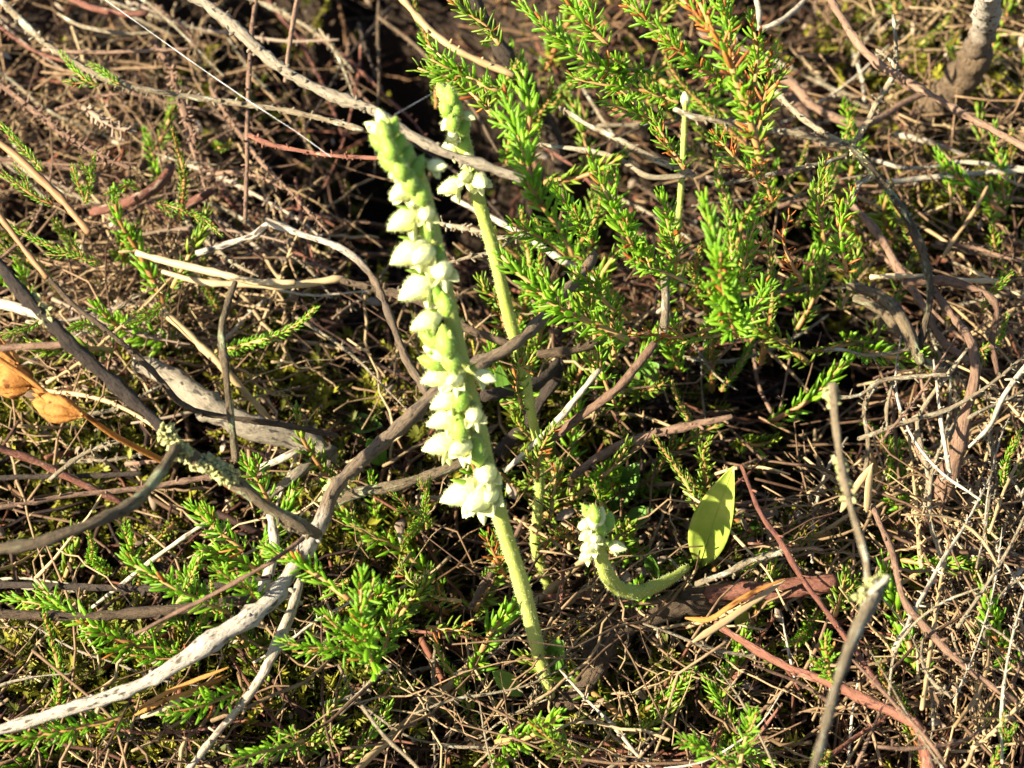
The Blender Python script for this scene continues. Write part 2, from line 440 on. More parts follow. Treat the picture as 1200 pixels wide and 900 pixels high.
WB = [
 # name, label, material, path, heights mm, radius px, category, options
 ('dead_branch', 'thick dark dead branch slanting down from the left edge with a lichen-crusted fork', 'dark', '-30,275 0,312 25,345 57,377 97,417 142,457 182,492 208,523', (66, 62, 56, 52), (7, 9, 9, 10), 'branch', dict(knob=.2)),
 ('main_limb', 'lichen-patched dark branch from the fork to the white branch', 'lichen', '207,522 240,545 272,563 305,588 338,610 372,626', (52, 46, 40), (11, 10, 9, 7.5), 'branch', dict(on='thick dark dead branch slanting down from the left edge with a lichen-crusted fork', knob=.25, spur=.3)),
 ('side_limb', 'tan blurred side branch curving from the lichen fork to the left edge', 'lichen', '207,527 190,553 160,585 115,608 60,630 20,640 -25,643', (53, 58, 58), (8, 8.5, 8, 8), 'branch', dict(on='thick dark dead branch slanting down from the left edge with a lichen-crusted fork', knob=.2)),
 ('pale_stub', 'short pale stub at the left edge meeting the dark slanting branch', 'bleached', '-20,352 20,360 50,372', (52, 54), (8, 6), 'branch', dict(on='thick dark dead branch slanting down from the left edge with a lichen-crusted fork')),
 ('side_stub', 'reddish brown stub above the orange seed capsules', 'pink', '-20,410 20,408 50,405 88,403', (50, 51, 52), (6, 6, 5), 'branch', dict(on='thick dark dead branch slanting down from the left edge with a lichen-crusted fork')),
 ('fallen_log', 'stout grey weathered stick lying in the moss left of the spike', 'grey', '160,425 185,438 215,455 245,474 290,500 335,511 372,522 388,540', (18, 20, 18, 15), (9, 14, 16, 15, 14, 12), 'log', dict(knob=.15, rough=.12, step=.001)),
 ('long_branch', 'long bent branch behind the spike, brown above and bleached white at lower left', 'worn_or_sunlit', '697,298 685,318 658,348 632,378 602,403 562,424 530,444 503,468 478,494 450,518 420,543 391,574 380,605 359,640 336,674 311,706 270,738 216,775 160,805 100,826 40,843 -20,858', (38, 42, 40, 38, 36, 34, 30, 26), (5.5, 7.5, 9, 9.5, 10, 10.5, 12, 12.5, 10, 8.5, 7.5), 'branch', dict(wear_or_sun=(0, 0, 0, 0, 0, 0, .05, .12, .8, 1, .9, .9, .95, .9, .8), knob=.2, spur=.12)),
 ('side_limb', 'greyish brown side branch joining the white branch from the left edge', 'brown', '316,696 270,704 212,713 150,718 90,722 -20,720', (31, 27, 25), (6.5, 7, 7, 6, 7), 'branch', dict(on='long bent branch behind the spike, brown above and bleached white at lower left', knob=.25, spur=.15)),
 ('side_branch', 'thin dark twig running level above the greyish brown side branch', 'dark', '318,676 280,683 240,688 180,690 100,688 -20,684', (24, 20, 18), (4, 5, 5, 5), 'branch', dict(spur=.2)),
 ('straight_stick', 'thin tan stick crossing over the white branch at lower left', 'pink', '356,630 318,658 280,680 238,703 200,721 158,743', (44, 40, 34), (3.6, 3.4, 3, 2.5), 'twig', dict(wob=.08)),
 ('dead_branch', 'pale knotted stick running from the white branch to the bottom edge', 'bleached', '352,680 344,705 334,735 320,767 300,803 267,843 247,867 215,910', (30, 30, 24, 20), (5.5, 7, 8, 5.5, 5, 4.5, 4.5), 'branch', dict(knob=.3, spur=.15)),
 ('bleached_stick', 'bleached upright stick behind the white branch at left', 'bleached', '316,598 320,643 308,690 283,745', (22, 18, 12), (6.5, 7, 6.5, 6), 'branch', dict(knob=.2)),
 ('straight_stick', 'straight pale stick above the level dark twig at lower left', 'bleached', '240,613 208,635 176,658 146,682 108,712', (24, 20, 14), (3.4, 3.6, 3.2, 2.6), 'twig', dict(wob=.06)),
 ('grey_branch', 'dark grey branch stub rising beside the end of the lichen branch', 'grey', '392,528 362,545 338,562 314,582', (16, 20, 16), (8, 8, 7, 6), 'branch', {}),
 ('grey_branch', 'light grey short stick below the stout weathered log', 'bleached', '352,526 330,537 298,550', (22, 20), (5, 5.5, 4.5), 'branch', {}),
 ('grey_branch', 'grey brown branch passing behind the lower flowers', 'lichen', '385,588 420,578 460,570 500,557 545,540', (20, 24, 26), (8, 8.5, 8, 6), 'branch', dict(knob=.2)),
 ('thin_twig', 'long reddish twig below the tan side branch turning pale at its right end', 'pink', '-10,596 40,588 83,580 167,572 215,564 256,558', (26, 24, 24), (4, 4, 3.8, 5), 'twig', dict(spur=.2)),
 ('red_twig', 'dark red stem at the left edge under the seed capsules', 'red', '-10,522 40,540 85,562 145,590', (24, 20, 16), (5, 5.5, 5), 'twig', {}),
 ('thin_twig', 'dark level twig below the red stem at the left edge', 'dark', '-10,560 60,559 110,558 165,555', (18, 18), (4, 4), 'twig', {}),
 ('forked_twig', 'pale frayed twig tip left of the lichen fork', 'pale', '58,563 92,535 115,524 140,516', (24, 28), (3, 3.5, 4.5), 'twig', dict(spur=.8)),
 ('mossy_twig', 'upright mossy twig crossing in front of the grey log', 'lichen', '276,330 264,365 260,395 265,440 270,485 277,540', (58, 54, 44), (4, 5.5, 5, 5.5, 5), 'twig', dict(knob=.3)),
 ('thin_twig', 'long brown twig slanting down across the grey log', 'brown', '33,298 60,330 85,357 125,388 177,434 211,472 250,486 330,497 395,510', (40, 38, 32, 28), (3.5, 4, 4, 5, 4.5, 4), 'twig', dict(spur=.2)),
 ('straw_stalk', 'tan dry stalk slanting behind the mossy upright twig', 'tan', '190,363 230,400 262,432 292,465 320,496', (24, 20, 12), (5, 5.5, 5, 5), 'stalk', dict(wob=.04)),
 ('straw_stalk', 'long pale straw lying level above the grey log', 'straw', '160,296 200,308 250,319 300,330 345,331', (30, 30), (4, 6, 6, 5), 'straw', dict(wob=.04)),
 ('straw_stalk', 'second pale straw lying just under the long one', 'straw', '190,318 240,331 290,333 340,335 402,326', (28, 28, 28), (3, 5, 6, 5), 'straw', dict(wob=.04)),
 ('dead_twig', 'white topped twig arching and then dropping brown behind the flowers', 'worn_or_sunlit', '230,297 275,284 300,275 316,262 345,271 385,285 413,300 440,330 457,368 474,420 500,464', (34, 38, 38, 36, 34), (4, 4.5, 5, 4.5, 5, 6, 6, 6), 'twig', dict(wear_or_sun=(1, 1, .9, .6, .2, 0, 0, 0), knob=.2)),
 ('side_prong', 'small white prong at the top of the arching twig', 'bleached', '344,270 326,262 311,257', (38, 39), (3.5, 2.5), 'twig', dict(on='white topped twig arching and then dropping brown behind the flowers')),
 ('dead_twig', 'dark twig passing behind the spike below the arching twig', 'brown', '400,328 440,338 470,345 510,363 548,385 595,402', (28, 30, 32), (5, 6, 6.5, 6, 6), 'twig', dict(spur=.3)),
 ('grey_branch', 'long grey branch slanting from the top edge behind the spike tip', 'grey', '222,-8 265,24 300,58 340,85 390,110 440,130 480,158 520,180 562,194 600,207 628,216', (58, 64, 69, 68), (8, 8, 8.5, 7.5, 7, 7, 6.5), 'branch', dict(knob=.2, spur=.2)),
 ('dark_branch', 'thick dark brown branch dropping from the top edge between the green sprigs', 'dark', '550,-10 578,38 600,75 622,110 645,150 656,190 664,235', (50, 42, 26, 12), (10, 11, 11, 10, 9, 10), 'branch', dict(knob=.15)),
 ('dead_twig', 'tan twig from the top edge ending at the dark dropping branch', 'tan', '468,-8 490,20 511,42 547,66 602,88', (54, 52, 50), (5, 5.5, 5, 4.5), 'twig', dict(spur=.2)),
 ('dead_twig', 'pale brown twig behind the sprigs sloping right from the dark branch', 'pale', '655,125 690,147 717,160 767,187 812,206', (40, 40, 40), (3.5, 4.5, 5, 4.5), 'twig', dict(spur=.3)),
 ('dead_twig', 'smooth arched twig below the pale brown sloping twig', 'pale', '620,168 683,175 727,187 760,207 802,206', (36, 38, 38), (3, 3.5, 4, 4), 'twig', {}),
 ('white_stick', 'straight white stick slanting behind the bright middle sprig', 'bleached', '530,232 560,247 587,261 620,280 647,297 690,325 716,343', (22, 22, 20), (3.5, 4, 5, 5, 4.5), 'twig', dict(wob=.06)),
 ('lichen_twig', 'knobbly lichen twig crossing behind the spike to the second orchid', 'pale', '515,262 545,268 560,271 582,279 605,275 640,267', (36, 46, 48), (3, 4, 4, 3.5, 3), 'twig', dict(spur=.9)),
 ('lichen_twig', 'small lichen twig crossing the second orchid stem', 'pale', '525,308 552,301 577,296 597,282', (42, 44), (2.5, 3.5, 3), 'twig', dict(spur=.9)),
 ('white_stick', 'straight pale stick slanting right of the lower flowers', 'bleached', '592,552 633,513 667,477 702,434', (26, 32, 36), (4.5, 5, 5, 4), 'twig', dict(wob=.06)),
 ('mauve_twig', 'mauve brown twig slanting up beside the straight pale stick', 'pink', '632,525 673,493 720,457 747,427 768,402', (26, 34, 38), (6, 6, 6.5, 5.5), 'twig', dict(knob=.2)),
 ('grey_stub', 'grey upright stub under the dense right sprig', 'pale', '777,390 780,360 779,322', (40, 40), (6, 6, 5.5), 'twig', dict(knob=.3)),
 ('dark_branch', 'dark crooked branch right of the flowers leading down', 'dark', '585,532 598,515 615,498 633,470 648,447 655,425', (14, 18, 24), (8, 9, 8, 8), 'branch', dict(knob=.3)),
 ('side_limb', 'dark level branch joining the crooked one beside the flowers', 'dark', '567,463 590,460 610,456 634,446 655,423', (28, 26, 24), (9, 8.5, 8, 7), 'branch', dict(on='dark crooked branch right of the flowers leading down', knob=.2)),
 ('dead_twig', 'brown twig under the bright middle sprig', 'brown', '630,415 667,411 700,402', (32, 32), (5, 6.5, 6), 'twig', dict(spur=.4)),
 ('dead_twig', 'pinkish tan twig sloping up toward the right of the mauve one', 'pink', '670,560 700,538 750,514 800,501 858,488', (20, 24, 26), (5.5, 6.5, 6, 4), 'twig', dict(spur=.4)),
 ('tan_stalk', 'long tan dry stalk leaning behind the lower orchid stem', 'tan', '690,652 647,690 613,717 580,750 533,797 483,840 440,880 412,908', (10, 7, 10, 14), (5.5, 6, 6.5, 6.5, 6), 'stalk', dict(wob=.05)),
 ('pink_twig', 'pinkish twig passing behind the orchid stem near its middle', 'pink', '616,606 603,632 587,653 567,685 552,712', (16, 20), (4.5, 5, 6, 4.5), 'twig', dict(spur=.5)),
 ('pale_stick', 'thin pale stick near the bottom edge left of the tan stalk', 'pale', '424,828 450,863 470,882 494,905', (30, 28), (3, 3.6, 3), 'twig', {}),
 ('pale_stick', 'grey forked twig left of the thin pale stick by the bottom', 'pale', '398,836 420,815 443,790 458,780', (20, 24), (4.5, 4, 3), 'twig', dict(spur=.6)),
 ('gnarled_root', 'thick gnarled brown root bending up right of the orchid base', 'brown', '655,828 672,808 692,788 703,764 712,748 733,732 773,714 830,702 885,692', (8, 14, 16, 14), (13, 16, 17, 15, 15, 14, 12), 'root', dict(knob=.25, rough=.16, step=.001)),
 ('red_end', 'peeling red root lying level at the end of the gnarled root', 'red', '830,698 880,692 925,686 978,682', (18, 20), (11, 12, 12, 10), 'root', dict(on='thick gnarled brown root bending up right of the orchid base', knob=.15)),
 ('red_root', 'thin dark red root behind the small bent orchid', 'red', '640,701 680,699 720,704 760,708 800,703', (10, 14), (5, 6, 5, 5), 'root', {}),
 ('pale_twig', 'pale dead twig lying across the red root', 'pale', '815,685 850,672 885,655 925,645', (24, 26), (4, 5, 4), 'twig', dict(spur=.6)),
 ('red_twig', 'long thin red stem slanting from the middle right to the bottom edge', 'red', '868,545 880,575 893,604 917,637 933,667 953,697 980,733 1007,770 1033,807 1064,842', (34, 32, 28, 24), (3, 4, 4.5, 4.5, 4.5, 4), 'stem', dict(spur=.25)),
 ('red_twig', 'thick red stem bending down to the bottom edge at right', 'red', '838,730 883,760 933,787 973,800 1017,822 1060,841 1079,860 1090,912', (22, 24, 26, 26), (4, 6.5, 7, 7.5, 8, 9), 'stem', dict(knob=.15, spur=.15)),
 ('red_twig', 'pinkish stem slanting through the pale tangle at lower right', 'pink', '1022,592 1035,622 1047,652 1057,700 1085,737 1133,782 1190,822', (30, 28, 26), (5, 6, 6.5, 6, 5.5), 'stem', dict(spur=.2)),
 ('blurred_twig', 'out of focus lichen twig standing in the right foreground', 'pale', '975,450 977,480 982,520 990,565 1002,607 1012,642 1019,680', (68, 64, 58), (7, 6, 6.5, 7, 7), 'twig', dict(knob=.35)),
 ('lower_limb', 'thick blurred lower part of the right foreground twig with a pale knot', 'pale', '1024,684 1019,705 1006,733 992,770 978,815 966,860 952,912', (58, 60, 62), (13, 10, 8.5, 8, 8, 8.5), 'twig', dict(on='out of focus lichen twig standing in the right foreground', knob=.2)),
 ('side_stub', 'broken side stub on the knot of the right foreground twig', 'bleached', '1019,695 1030,686 1041,676', (59, 60), (6, 4.5), 'twig', dict(on='out of focus lichen twig standing in the right foreground')),
 ('lichen_branch', 'forked lichen stem at upper right with a knobbly upright prong', 'lichen', '998,171 1013,190 1033,213 1053,240 1067,263 1080,292 1089,330 1088,360 1080,395 1077,412 1090,428 1120,436', (46, 42, 36, 28), (6, 7, 7, 6, 6, 7), 'branch', dict(spur=.5, knob=.2)),
 ('side_limb', 'pale twig from the reddening sprig to the forked lichen twig at upper right', 'pale', '790,128 815,138 850,143 900,153 940,157 973,168 998,171', (46, 46, 46), (4, 4.5, 5, 5, 5), 'twig', dict(on='forked lichen stem at upper right with a knobbly upright prong', spur=.5)),
 ('side_limb', 'lichen twig joining the upper right fork from upper left', 'pale', '905,104 940,137 967,157 997,172', (44, 46), (5, 5, 5), 'twig', dict(on='forked lichen stem at upper right with a knobbly upright prong', spur=.4)),
 ('upright_prong', 'knobbly upright lichen twig rising from the upper right fork', 'pale', '999,170 1017,143 1030,117 1047,90 1050,60 1047,18', (46, 52, 54), (5, 5, 4.5, 4, 3.5), 'twig', dict(on='forked lichen stem at upper right with a knobbly upright prong', spur=1.0)),
 ('side_prong', 'short side prong on the knobbly upright lichen twig', 'pale', '1049,78 1040,67 1027,58', (53, 54), (3.5, 3), 'twig', dict(on='forked lichen stem at upper right with a knobbly upright prong', spur=1.0)),
 ('lichen_branch', 'thick lichen-grey branch arching down under the reddening sprigs', 'lichen', '994,334 1012,338 1036,349 1057,373 1070,400 1082,424', (34, 36, 32), (7, 9, 10, 9), 'branch', dict(knob=.25, spur=.4)),
 ('side_limb', 'second lichen branch just under the thick arching one', 'lichen', '1000,350 1020,358 1040,372 1056,392 1074,415', (30, 30), (6, 7.5, 7), 'branch', dict(on='thick lichen-grey branch arching down under the reddening sprigs', knob=.25, spur=.4)),
 ('side_limb', 'pale twig reaching left from the upper right fork to a red bud', 'pale', '997,180 960,193 927,200 890,207 850,215', (44, 46, 46), (4, 4, 4, 3.5), 'twig', dict(on='forked lichen stem at upper right with a knobbly upright prong', spur=.3)),
 ('bud', 'red papery bud on the pale twig at upper right', 'red', '932,199 920,201 907,204', (46, 46), (4, 6, 3), 'bud', dict(on='forked lichen stem at upper right with a knobbly upright prong', rough=.03)),
 ('side_limb', 'small bent white twig just below the upper right fork', 'bleached', '1030,206 1010,213 1003,222 998,233', (40, 40), (4.5, 4.5, 5), 'twig', dict(on='forked lichen stem at upper right with a knobbly upright prong', spur=.3)),
 ('pink_branch', 'smooth pinkish branch slanting across the top right corner', 'pink', '968,-8 1000,43 1027,73 1060,93 1093,113 1127,133 1160,150 1210,178', (58, 60, 60), (6, 7, 7, 6.5, 6), 'branch', {}),
 ('pink_branch', 'pinkish looping stem behind the pale fork at upper right', 'pink', '897,72 912,90 930,98 950,123 980,140 1010,147 1040,133 1060,120 1085,109', (26, 24, 22), (7, 7.5, 7, 6, 5), 'branch', {}),
 ('pink_branch', 'pale pink thick stem beside the looping stem', 'pink', '905,98 925,112 945,140 960,170', (20, 16), (9, 9, 7), 'branch', {}),
 ('heather_trunk', 'thick dark heather trunk at top right with a bright sunlit top', 'worn_or_sunlit', '1160,-12 1152,25 1144,58', (56, 42, 34), (14, 15, 14), 'trunk', dict(wear_or_sun=(.8, .6, .1), rough=.1)),  # heather trunk; pale tone at its top is painted sunlight
 ('lower_trunk', 'shade-toned lower part of the top right heather trunk', 'brown', '1145,55 1138,78 1122,100 1105,115 1090,132 1079,154', (34, 20, 6), (14, 17, 18, 17, 14), 'trunk', dict(on='thick dark heather trunk at top right with a bright sunlit top', rough=.14, knob=.2)),  # darker brown bark colour stands in for shade on the lower trunk
 ('pale_twig', 'long pale twig reaching level to the right edge', 'bleached', '1037,214 1083,208 1133,205 1210,200', (24, 24), (4, 5, 4.5, 4), 'twig', dict(spur=.2)),
 ('pale_twig', 'pale twig just above the long level one at the right edge', 'bleached', '1022,186 1060,197 1100,195 1130,190 1210,199', (24, 24), (3.5, 4, 4, 4), 'twig', {}),
 ('pale_twig', 'pale twig slanting left of the right edge below the trunk', 'bleached', '1048,157 1075,163 1100,170 1135,184', (20, 20), (4.5, 4.5, 3), 'twig', {}),
 ('pink_branch', 'mottled pinkish stem slanting below the lichen fork', 'pink', '994,238 1013,257 1033,283 1047,305 1062,328 1083,360 1100,395 1136,425', (30, 30, 28), (6, 7.5, 7, 6, 6.5), 'branch', {}),
 ('heather_shrub', 'pinkish heather stem curving down to a thick shaded base at right', 'pink', '1095,338 1105,355 1117,371 1137,403 1141,443 1131,487 1123,527 1110,567 1090,600 1066,628', (34, 36, 26, 10), (5, 6, 7, 8, 9, 11, 16, 20, 18), 'shrub', dict(knob=.15)),
 ('side_limb', 'pinkish twig arching right from the shaded heather stem', 'pink', '1060,332 1100,328 1140,338 1165,352 1168,375 1163,398 1170,440', (34, 36, 30), (7, 7, 5.5, 5, 4), 'twig', dict(on='pinkish heather stem curving down to a thick shaded base at right', spur=.2)),
 ('straw_stalk', 'pale split straw lying level right of the lichen branch', 'straw', '1020,325 1060,324 1120,328 1172,329', (32, 32), (4, 5, 5, 4), 'straw', dict(wob=.04)),
 ('pale_twig', 'arching pale twig above the hanging twigs at right', 'pale', '985,466 1007,463 1030,447 1060,442 1108,439', (32, 34), (3, 4, 4, 3.5), 'twig', dict(spur=.3)),
 ('hanging_twig', 'long pale twig hanging down behind the blurred foreground twig', 'pale', '1030,446 1013,475 1017,517 1014,560 1018,604', (32, 24, 16), (4, 4.5, 4, 3.5), 'twig', dict(spur=.4)),
 ('hanging_twig', 'short pale twig hanging under the arching pale one', 'pale', '1047,444 1039,480 1040,505', (32, 28), (3.5, 3.5, 2.5), 'twig', dict(spur=.4)),
 ('hanging_twig', 'wavy pale twig hanging left of the shaded heather stem', 'pale', '1134,408 1110,440 1087,470 1075,495 1080,527 1088,560 1081,604', (34, 28, 18), (3, 4, 4, 4, 3), 'twig', dict(spur=.5)),
 ('pale_twig', 'thin pale twig reaching left in the dark hollow at right', 'pale', '966,411 985,409 1013,416 1042,414 1076,407', (32, 32), (3, 3, 3.5, 3), 'twig', dict(spur=.3)),
 ('pale_twig', 'straight pale twig slanting down from the right edge', 'bleached', '1210,418 1177,463 1160,500 1136,524', (40, 36), (4, 4, 4, 3), 'twig', dict(spur=.3)),
 ('red_twig', 'orange red stem at the top edge left of centre', 'red', '78,-6 105,8 130,15 150,17 172,15', (34, 36), (5, 5.5, 5, 4), 'twig', {}),
 ('thin_twig', 'thin pale twig under the orange red stem at the top', 'pale', '68,16 90,28 117,35 150,40 182,38', (36, 36), (2.5, 3, 2.5), 'twig', {}),
 ('thin_twig', 'thin straight pink twig running level at upper left', 'pink', '50,58 90,61 140,61 222,57', (36, 36), (3, 2.8, 2.4), 'twig', dict(wob=.05)),
 ('lichen_twig', 'long rough grey twig sloping right to the long grey branch', 'pale', '-10,-12 25,25 43,42 66,60 100,80 137,97 183,108 250,117 317,127 380,139 425,152', (44, 46, 44, 48), (5.5, 5.5, 4.5, 4.5, 4, 4), 'twig', dict(spur=.6)),
 ('thin_twig', 'thin upright stem from the top edge at left of centre', 'pink', '302,-10 294,50 290,130 289,200 287,256', (44, 40, 34), (3.2, 3.5, 3.3, 3), 'twig', dict(spur=.25, wob=.08)),
 ('thin_twig', 'short dark upright stem from the top edge right of the thin one', 'pink', '350,-10 341,40 334,95', (46, 44), (3.5, 3.5, 3), 'twig', {}),
 ('husky_twig', 'pinkish husk-covered heather twig hanging at upper left', 'pink', '178,48 198,78 207,107 218,133 229,167', (32, 34), (3.5, 4, 4.5, 4), 'twig', dict(spur=1.6, spl=.001)),
 ('husky_twig', 'pinkish husky twig slanting from the left edge at upper left', 'pink', '-8,92 20,113 50,137 83,163 117,183 152,198', (36, 36), (4, 4.5, 4, 4), 'twig', dict(spur=1.6, spl=.001)),
 ('husky_twig', 'short whitish husky twig above the red bark curve', 'flakes', '98,126 115,138 133,148 160,155', (36, 36), (5, 4.5, 3), 'twig', dict(spur=1.8, spl=.0012)),
 ('red_twig', 'smooth red bark stem curving up at upper left', 'red', '108,250 135,243 160,234 187,216 201,194', (26, 30, 30), (6.5, 7, 7, 5.5), 'stem', dict(knob=.1)),
 ('red_twig', 'short red bark stub right of the red curve', 'red', '210,246 225,236 246,225', (24, 26), (5, 6, 5), 'stem', {}),
 ('lichen_twig', 'thin red twig with pale specks reaching the spike from the left', 'red', '292,158 312,168 333,174 370,180 400,183 470,187', (52, 58, 62), (4, 3.6, 3, 2.5), 'twig', dict(spur=.6, spl=.0005)),
 ('orange_twig', 'blurred orange brown stem slanting from the left edge', 'orange', '-10,160 18,182 40,203 70,232 104,272', (56, 52), (5, 5.5, 5.5, 5), 'stem', dict(wob=.05)),
 ('orange_twig', 'second orange brown stem at the left edge lower down', 'orange', '-10,240 12,270 33,298 55,325', (50, 46), (4, 4.5, 4), 'stem', dict(wob=.05)),
 ('white_stick', 'forked white twig at the top edge right of the reddening sprig', 'bleached', '885,-8 890,15 889,33 902,30 918,22 938,5 948,-8', (44, 46, 46), (4, 4.5, 5, 4.5, 4), 'twig', {}),
 ('thin_twig', 'thin sprouting stem standing near the right edge', 'tan', '1105,302 1122,275 1140,250 1157,219', (22, 28), (3, 3.5, 3), 'stem', {}),
]
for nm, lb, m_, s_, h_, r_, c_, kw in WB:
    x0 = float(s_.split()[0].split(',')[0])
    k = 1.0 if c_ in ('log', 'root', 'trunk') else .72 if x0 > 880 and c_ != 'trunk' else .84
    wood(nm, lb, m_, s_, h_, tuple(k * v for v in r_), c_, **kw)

# crusts of pale green lichen on the forks
def crust(on, s, h, rpx, n, seed):
    q = np.random.default_rng(seed); c = spline(px_path(s, h), .0006); mb = MB(); m1 = pxm(c[len(c) // 2])
    for _ in range(n):
        i = q.integers(0, len(c)); d = nrm(q.standard_normal(3) + np.array((0, -.35, .45))); p = c[i] + d * rpx * m1 * q.uniform(.75, 1.0)
        e = nrm(d + q.standard_normal(3) * .7)
        blade(mb, p - e * .0003, e, np.cross(e, q.standard_normal(3)), q.uniform(.0005, .0011), q.uniform(.0004, .0009), q.uniform(-.4, .4), q.uniform(-.3, .3), 4, 3, q.uniform(0, 1), .12)
    o = build('lichen_crust', mb, M['crust'], c[0], THINGS[on]); o['kind'] = 'stuff'
FK = 'thick dark dead branch slanting down from the left edge with a lichen-crusted fork'
crust(FK, '196,508 208,524 214,532', (53, 52), 10, 150, 1); crust(FK, '228,540 250,548 272,560', (50, 49), 10, 190, 2); crust(FK, '40,352 50,366 58,380', (62, 61), 8, 40, 3)
FG = 'out of focus lichen twig standing in the right foreground'
crust(FG, '1008,700 1022,690 1030,682', (58, 58), 9, 110, 4); crust(FG, '985,540 991,565 995,585', (63, 61), 6, 70, 5); crust(FG, '974,455 976,470', (67, 66), 6, 40, 6)
crust('long bent branch behind the spike, brown above and bleached white at lower left', '383,592 392,573 402,563', (34, 34), 11, 90, 7); crust('forked lichen stem at upper right with a knobbly upright prong', '992,168 1002,174 1013,190', (46, 45), 5.5, 60, 8)

# ------------------------------------------------------------------ heather sprigs
NEEDLE = MB(); NEEDLE.add(*needle_arrays()[:1], None, needle_arrays()[2], needle_arrays()[3])
leaf_me = {}
for k, b in enumerate((0.1, 0.22, -0.08)):
    v, f3, f4, t, _ = needle_arrays(wid=.24, thick=.11, bend=b)
    q = MB(); q.add(v, None, f4, t)
    for mk in ('erica', 'redleaf', 'dull'):
        me = q.mesh('leaf'); me.materials.append(M[mk]); leaf_me.setdefault(mk, []).append(me)
CHEAP = needle_arrays(wid=.3, thick=.12, cheap=True)

def sprig_geo(c, L, q, whorl=0.00125, per=4, redness=0.0, tufts=.25, a0=62, a1=22):
    """leaves along the path c (base to tip): list of (position, direction, face, length, red)"""
    out = []
    seg = np.linalg.norm(np.diff(c, axis=0), axis=1); s = np.concatenate(([0], np.cumsum(seg))); tot = s[-1]
    n = max(3, int(tot / whorl))
    tg = np.gradient(c, axis=0)
    for i in range(n + 1):
        f = i / n
        p = np.array([np.interp(f * tot, s, c[:, k]) for k in range(3)])
        t = nrm([np.interp(f * tot, s, tg[:, k]) for k in range(3)])
        _, sx, ux = frame(t)
        ang = math.radians(a0 + (a1 - a0) * f ** 1.5)
        for k in range(per):
            if q.random() < 0.1 + .12 * (1 - f): continue
            a = 2 * math.pi * (k + (i % 2) * .5) / per + q.normal(0, .25)
            o = math.cos(a) * sx + math.sin(a) * ux
            aa = ang + q.normal(0, .16)
            d = nrm(t * math.cos(aa) + o * math.sin(aa) + np.array((0, 0, .12)))
            ln = L * q.uniform(.72, 1.12) * (0.8 + .2 * math.sin(math.pi * min(1, f * 1.2))) * (1 - .3 * f ** 6)
            out.append((p + o * 0.00018, d, t - d * np.dot(t, d), ln, q.random() < redness))
            if q.random() < tufts * (1 - f):        # axillary tuft of shorter leaves
                for _ in range(3):
                    d2 = nrm(d + q.standard_normal(3) * .45 + t * .3)
                    out.append((p + d * .0006, d2, t, ln * q.uniform(.4, .65), q.random() < redness))
    return out

def sprig(name, label, s, h, Lpx=26, group=None, red=0.05, single=True, leafm='erica', cat='heather sprig', per=4, whorl=8, tufts=.32, rpx=2.8, a0=68, a1=30, side=True, seed=None):
    """s: pixels from TIP to base"""
    used_seed[0] += 1
    q = np.random.default_rng(seed or used_seed[0])
    pts = px_path(s, h)[::-1] if isinstance(s, str) else s
    c = spline(pts, .0008)
    m1 = pxm(c[len(c) // 2]); L = Lpx * 0.93 * m1
    root = link(name, None, None, c[0]); tag(root, label, cat, group)
    mb = MB(); tube(mb, c, np.linspace(rpx, rpx * .45, len(c)) * m1, 6, .08, q.uniform(0, .5), r=q)
    leaves = sprig_geo(c, L, q, whorl * m1, per, red, tufts, a0, a1)
    if side:                                       # short side shoots
        tot = len(c)
        for _ in range(int(tot * .0008 / .006)):
            i = int(q.uniform(.05, .75) * tot); t = nrm(c[min(i + 1, tot - 1)] - c[i - 1]); _, sx, ux = frame(t)
            a = q.uniform(0, 6.28); o = math.cos(a) * sx + math.sin(a) * ux
            d = nrm(o + t * .9 + np.array((0, 0, .3))); ln = q.uniform(.002, .004)
            cc = np.array((c[i], c[i] + d * ln * .5, c[i] + nrm(d + t * .4) * ln)); cc = spline(cc, .0006)
            tube(mb, cc, rpx * .45 * m1, 5, .08, .3, r=q)
            leaves += sprig_geo(cc, L * .75, q, whorl * .8 * m1, 3, red, 0, 60, 15)
    build('stem', mb, M['shoot'], c[0], root)
    if single:
        if len(leaves) > 295: leaves = [leaves[i] for i in sorted(q.choice(len(leaves), 295, False))]
        base = Vector(c[0])
        for p, d, f, ln, rd in leaves:
            me = leaf_me['redleaf' if rd else leafm][q.integers(0, 3)]
            o = bpy.data.objects.new('leaf', me)
            R = leafmat(d, f, ln); 
            o.parent = root
            o.matrix_local = Matrix(((*R[0], p[0] - base[0]), (*R[1], p[1] - base[1]), (*R[2], p[2] - base[2]), (0, 0, 0, 1)))
            COL.objects.link(o)
    else:
        for rd, nm in ((False, 'leaves'), (True, 'reddened_leaves')):
            g = [x for x in leaves if x[4] == rd]
            if not g: continue
            mb = MB(); mb.inst(CHEAP, np.array([leafmat(d, f, ln) for p, d, f, ln, _ in g]), np.array([x[0] for x in g]), q.uniform(0, 1, len(g)))
            o = build(nm, mb, M['redleaf' if rd else leafm], c[0], root); o['kind'] = 'stuff'
    return root
SG = 'leafy heather sprigs growing through the dead branches'
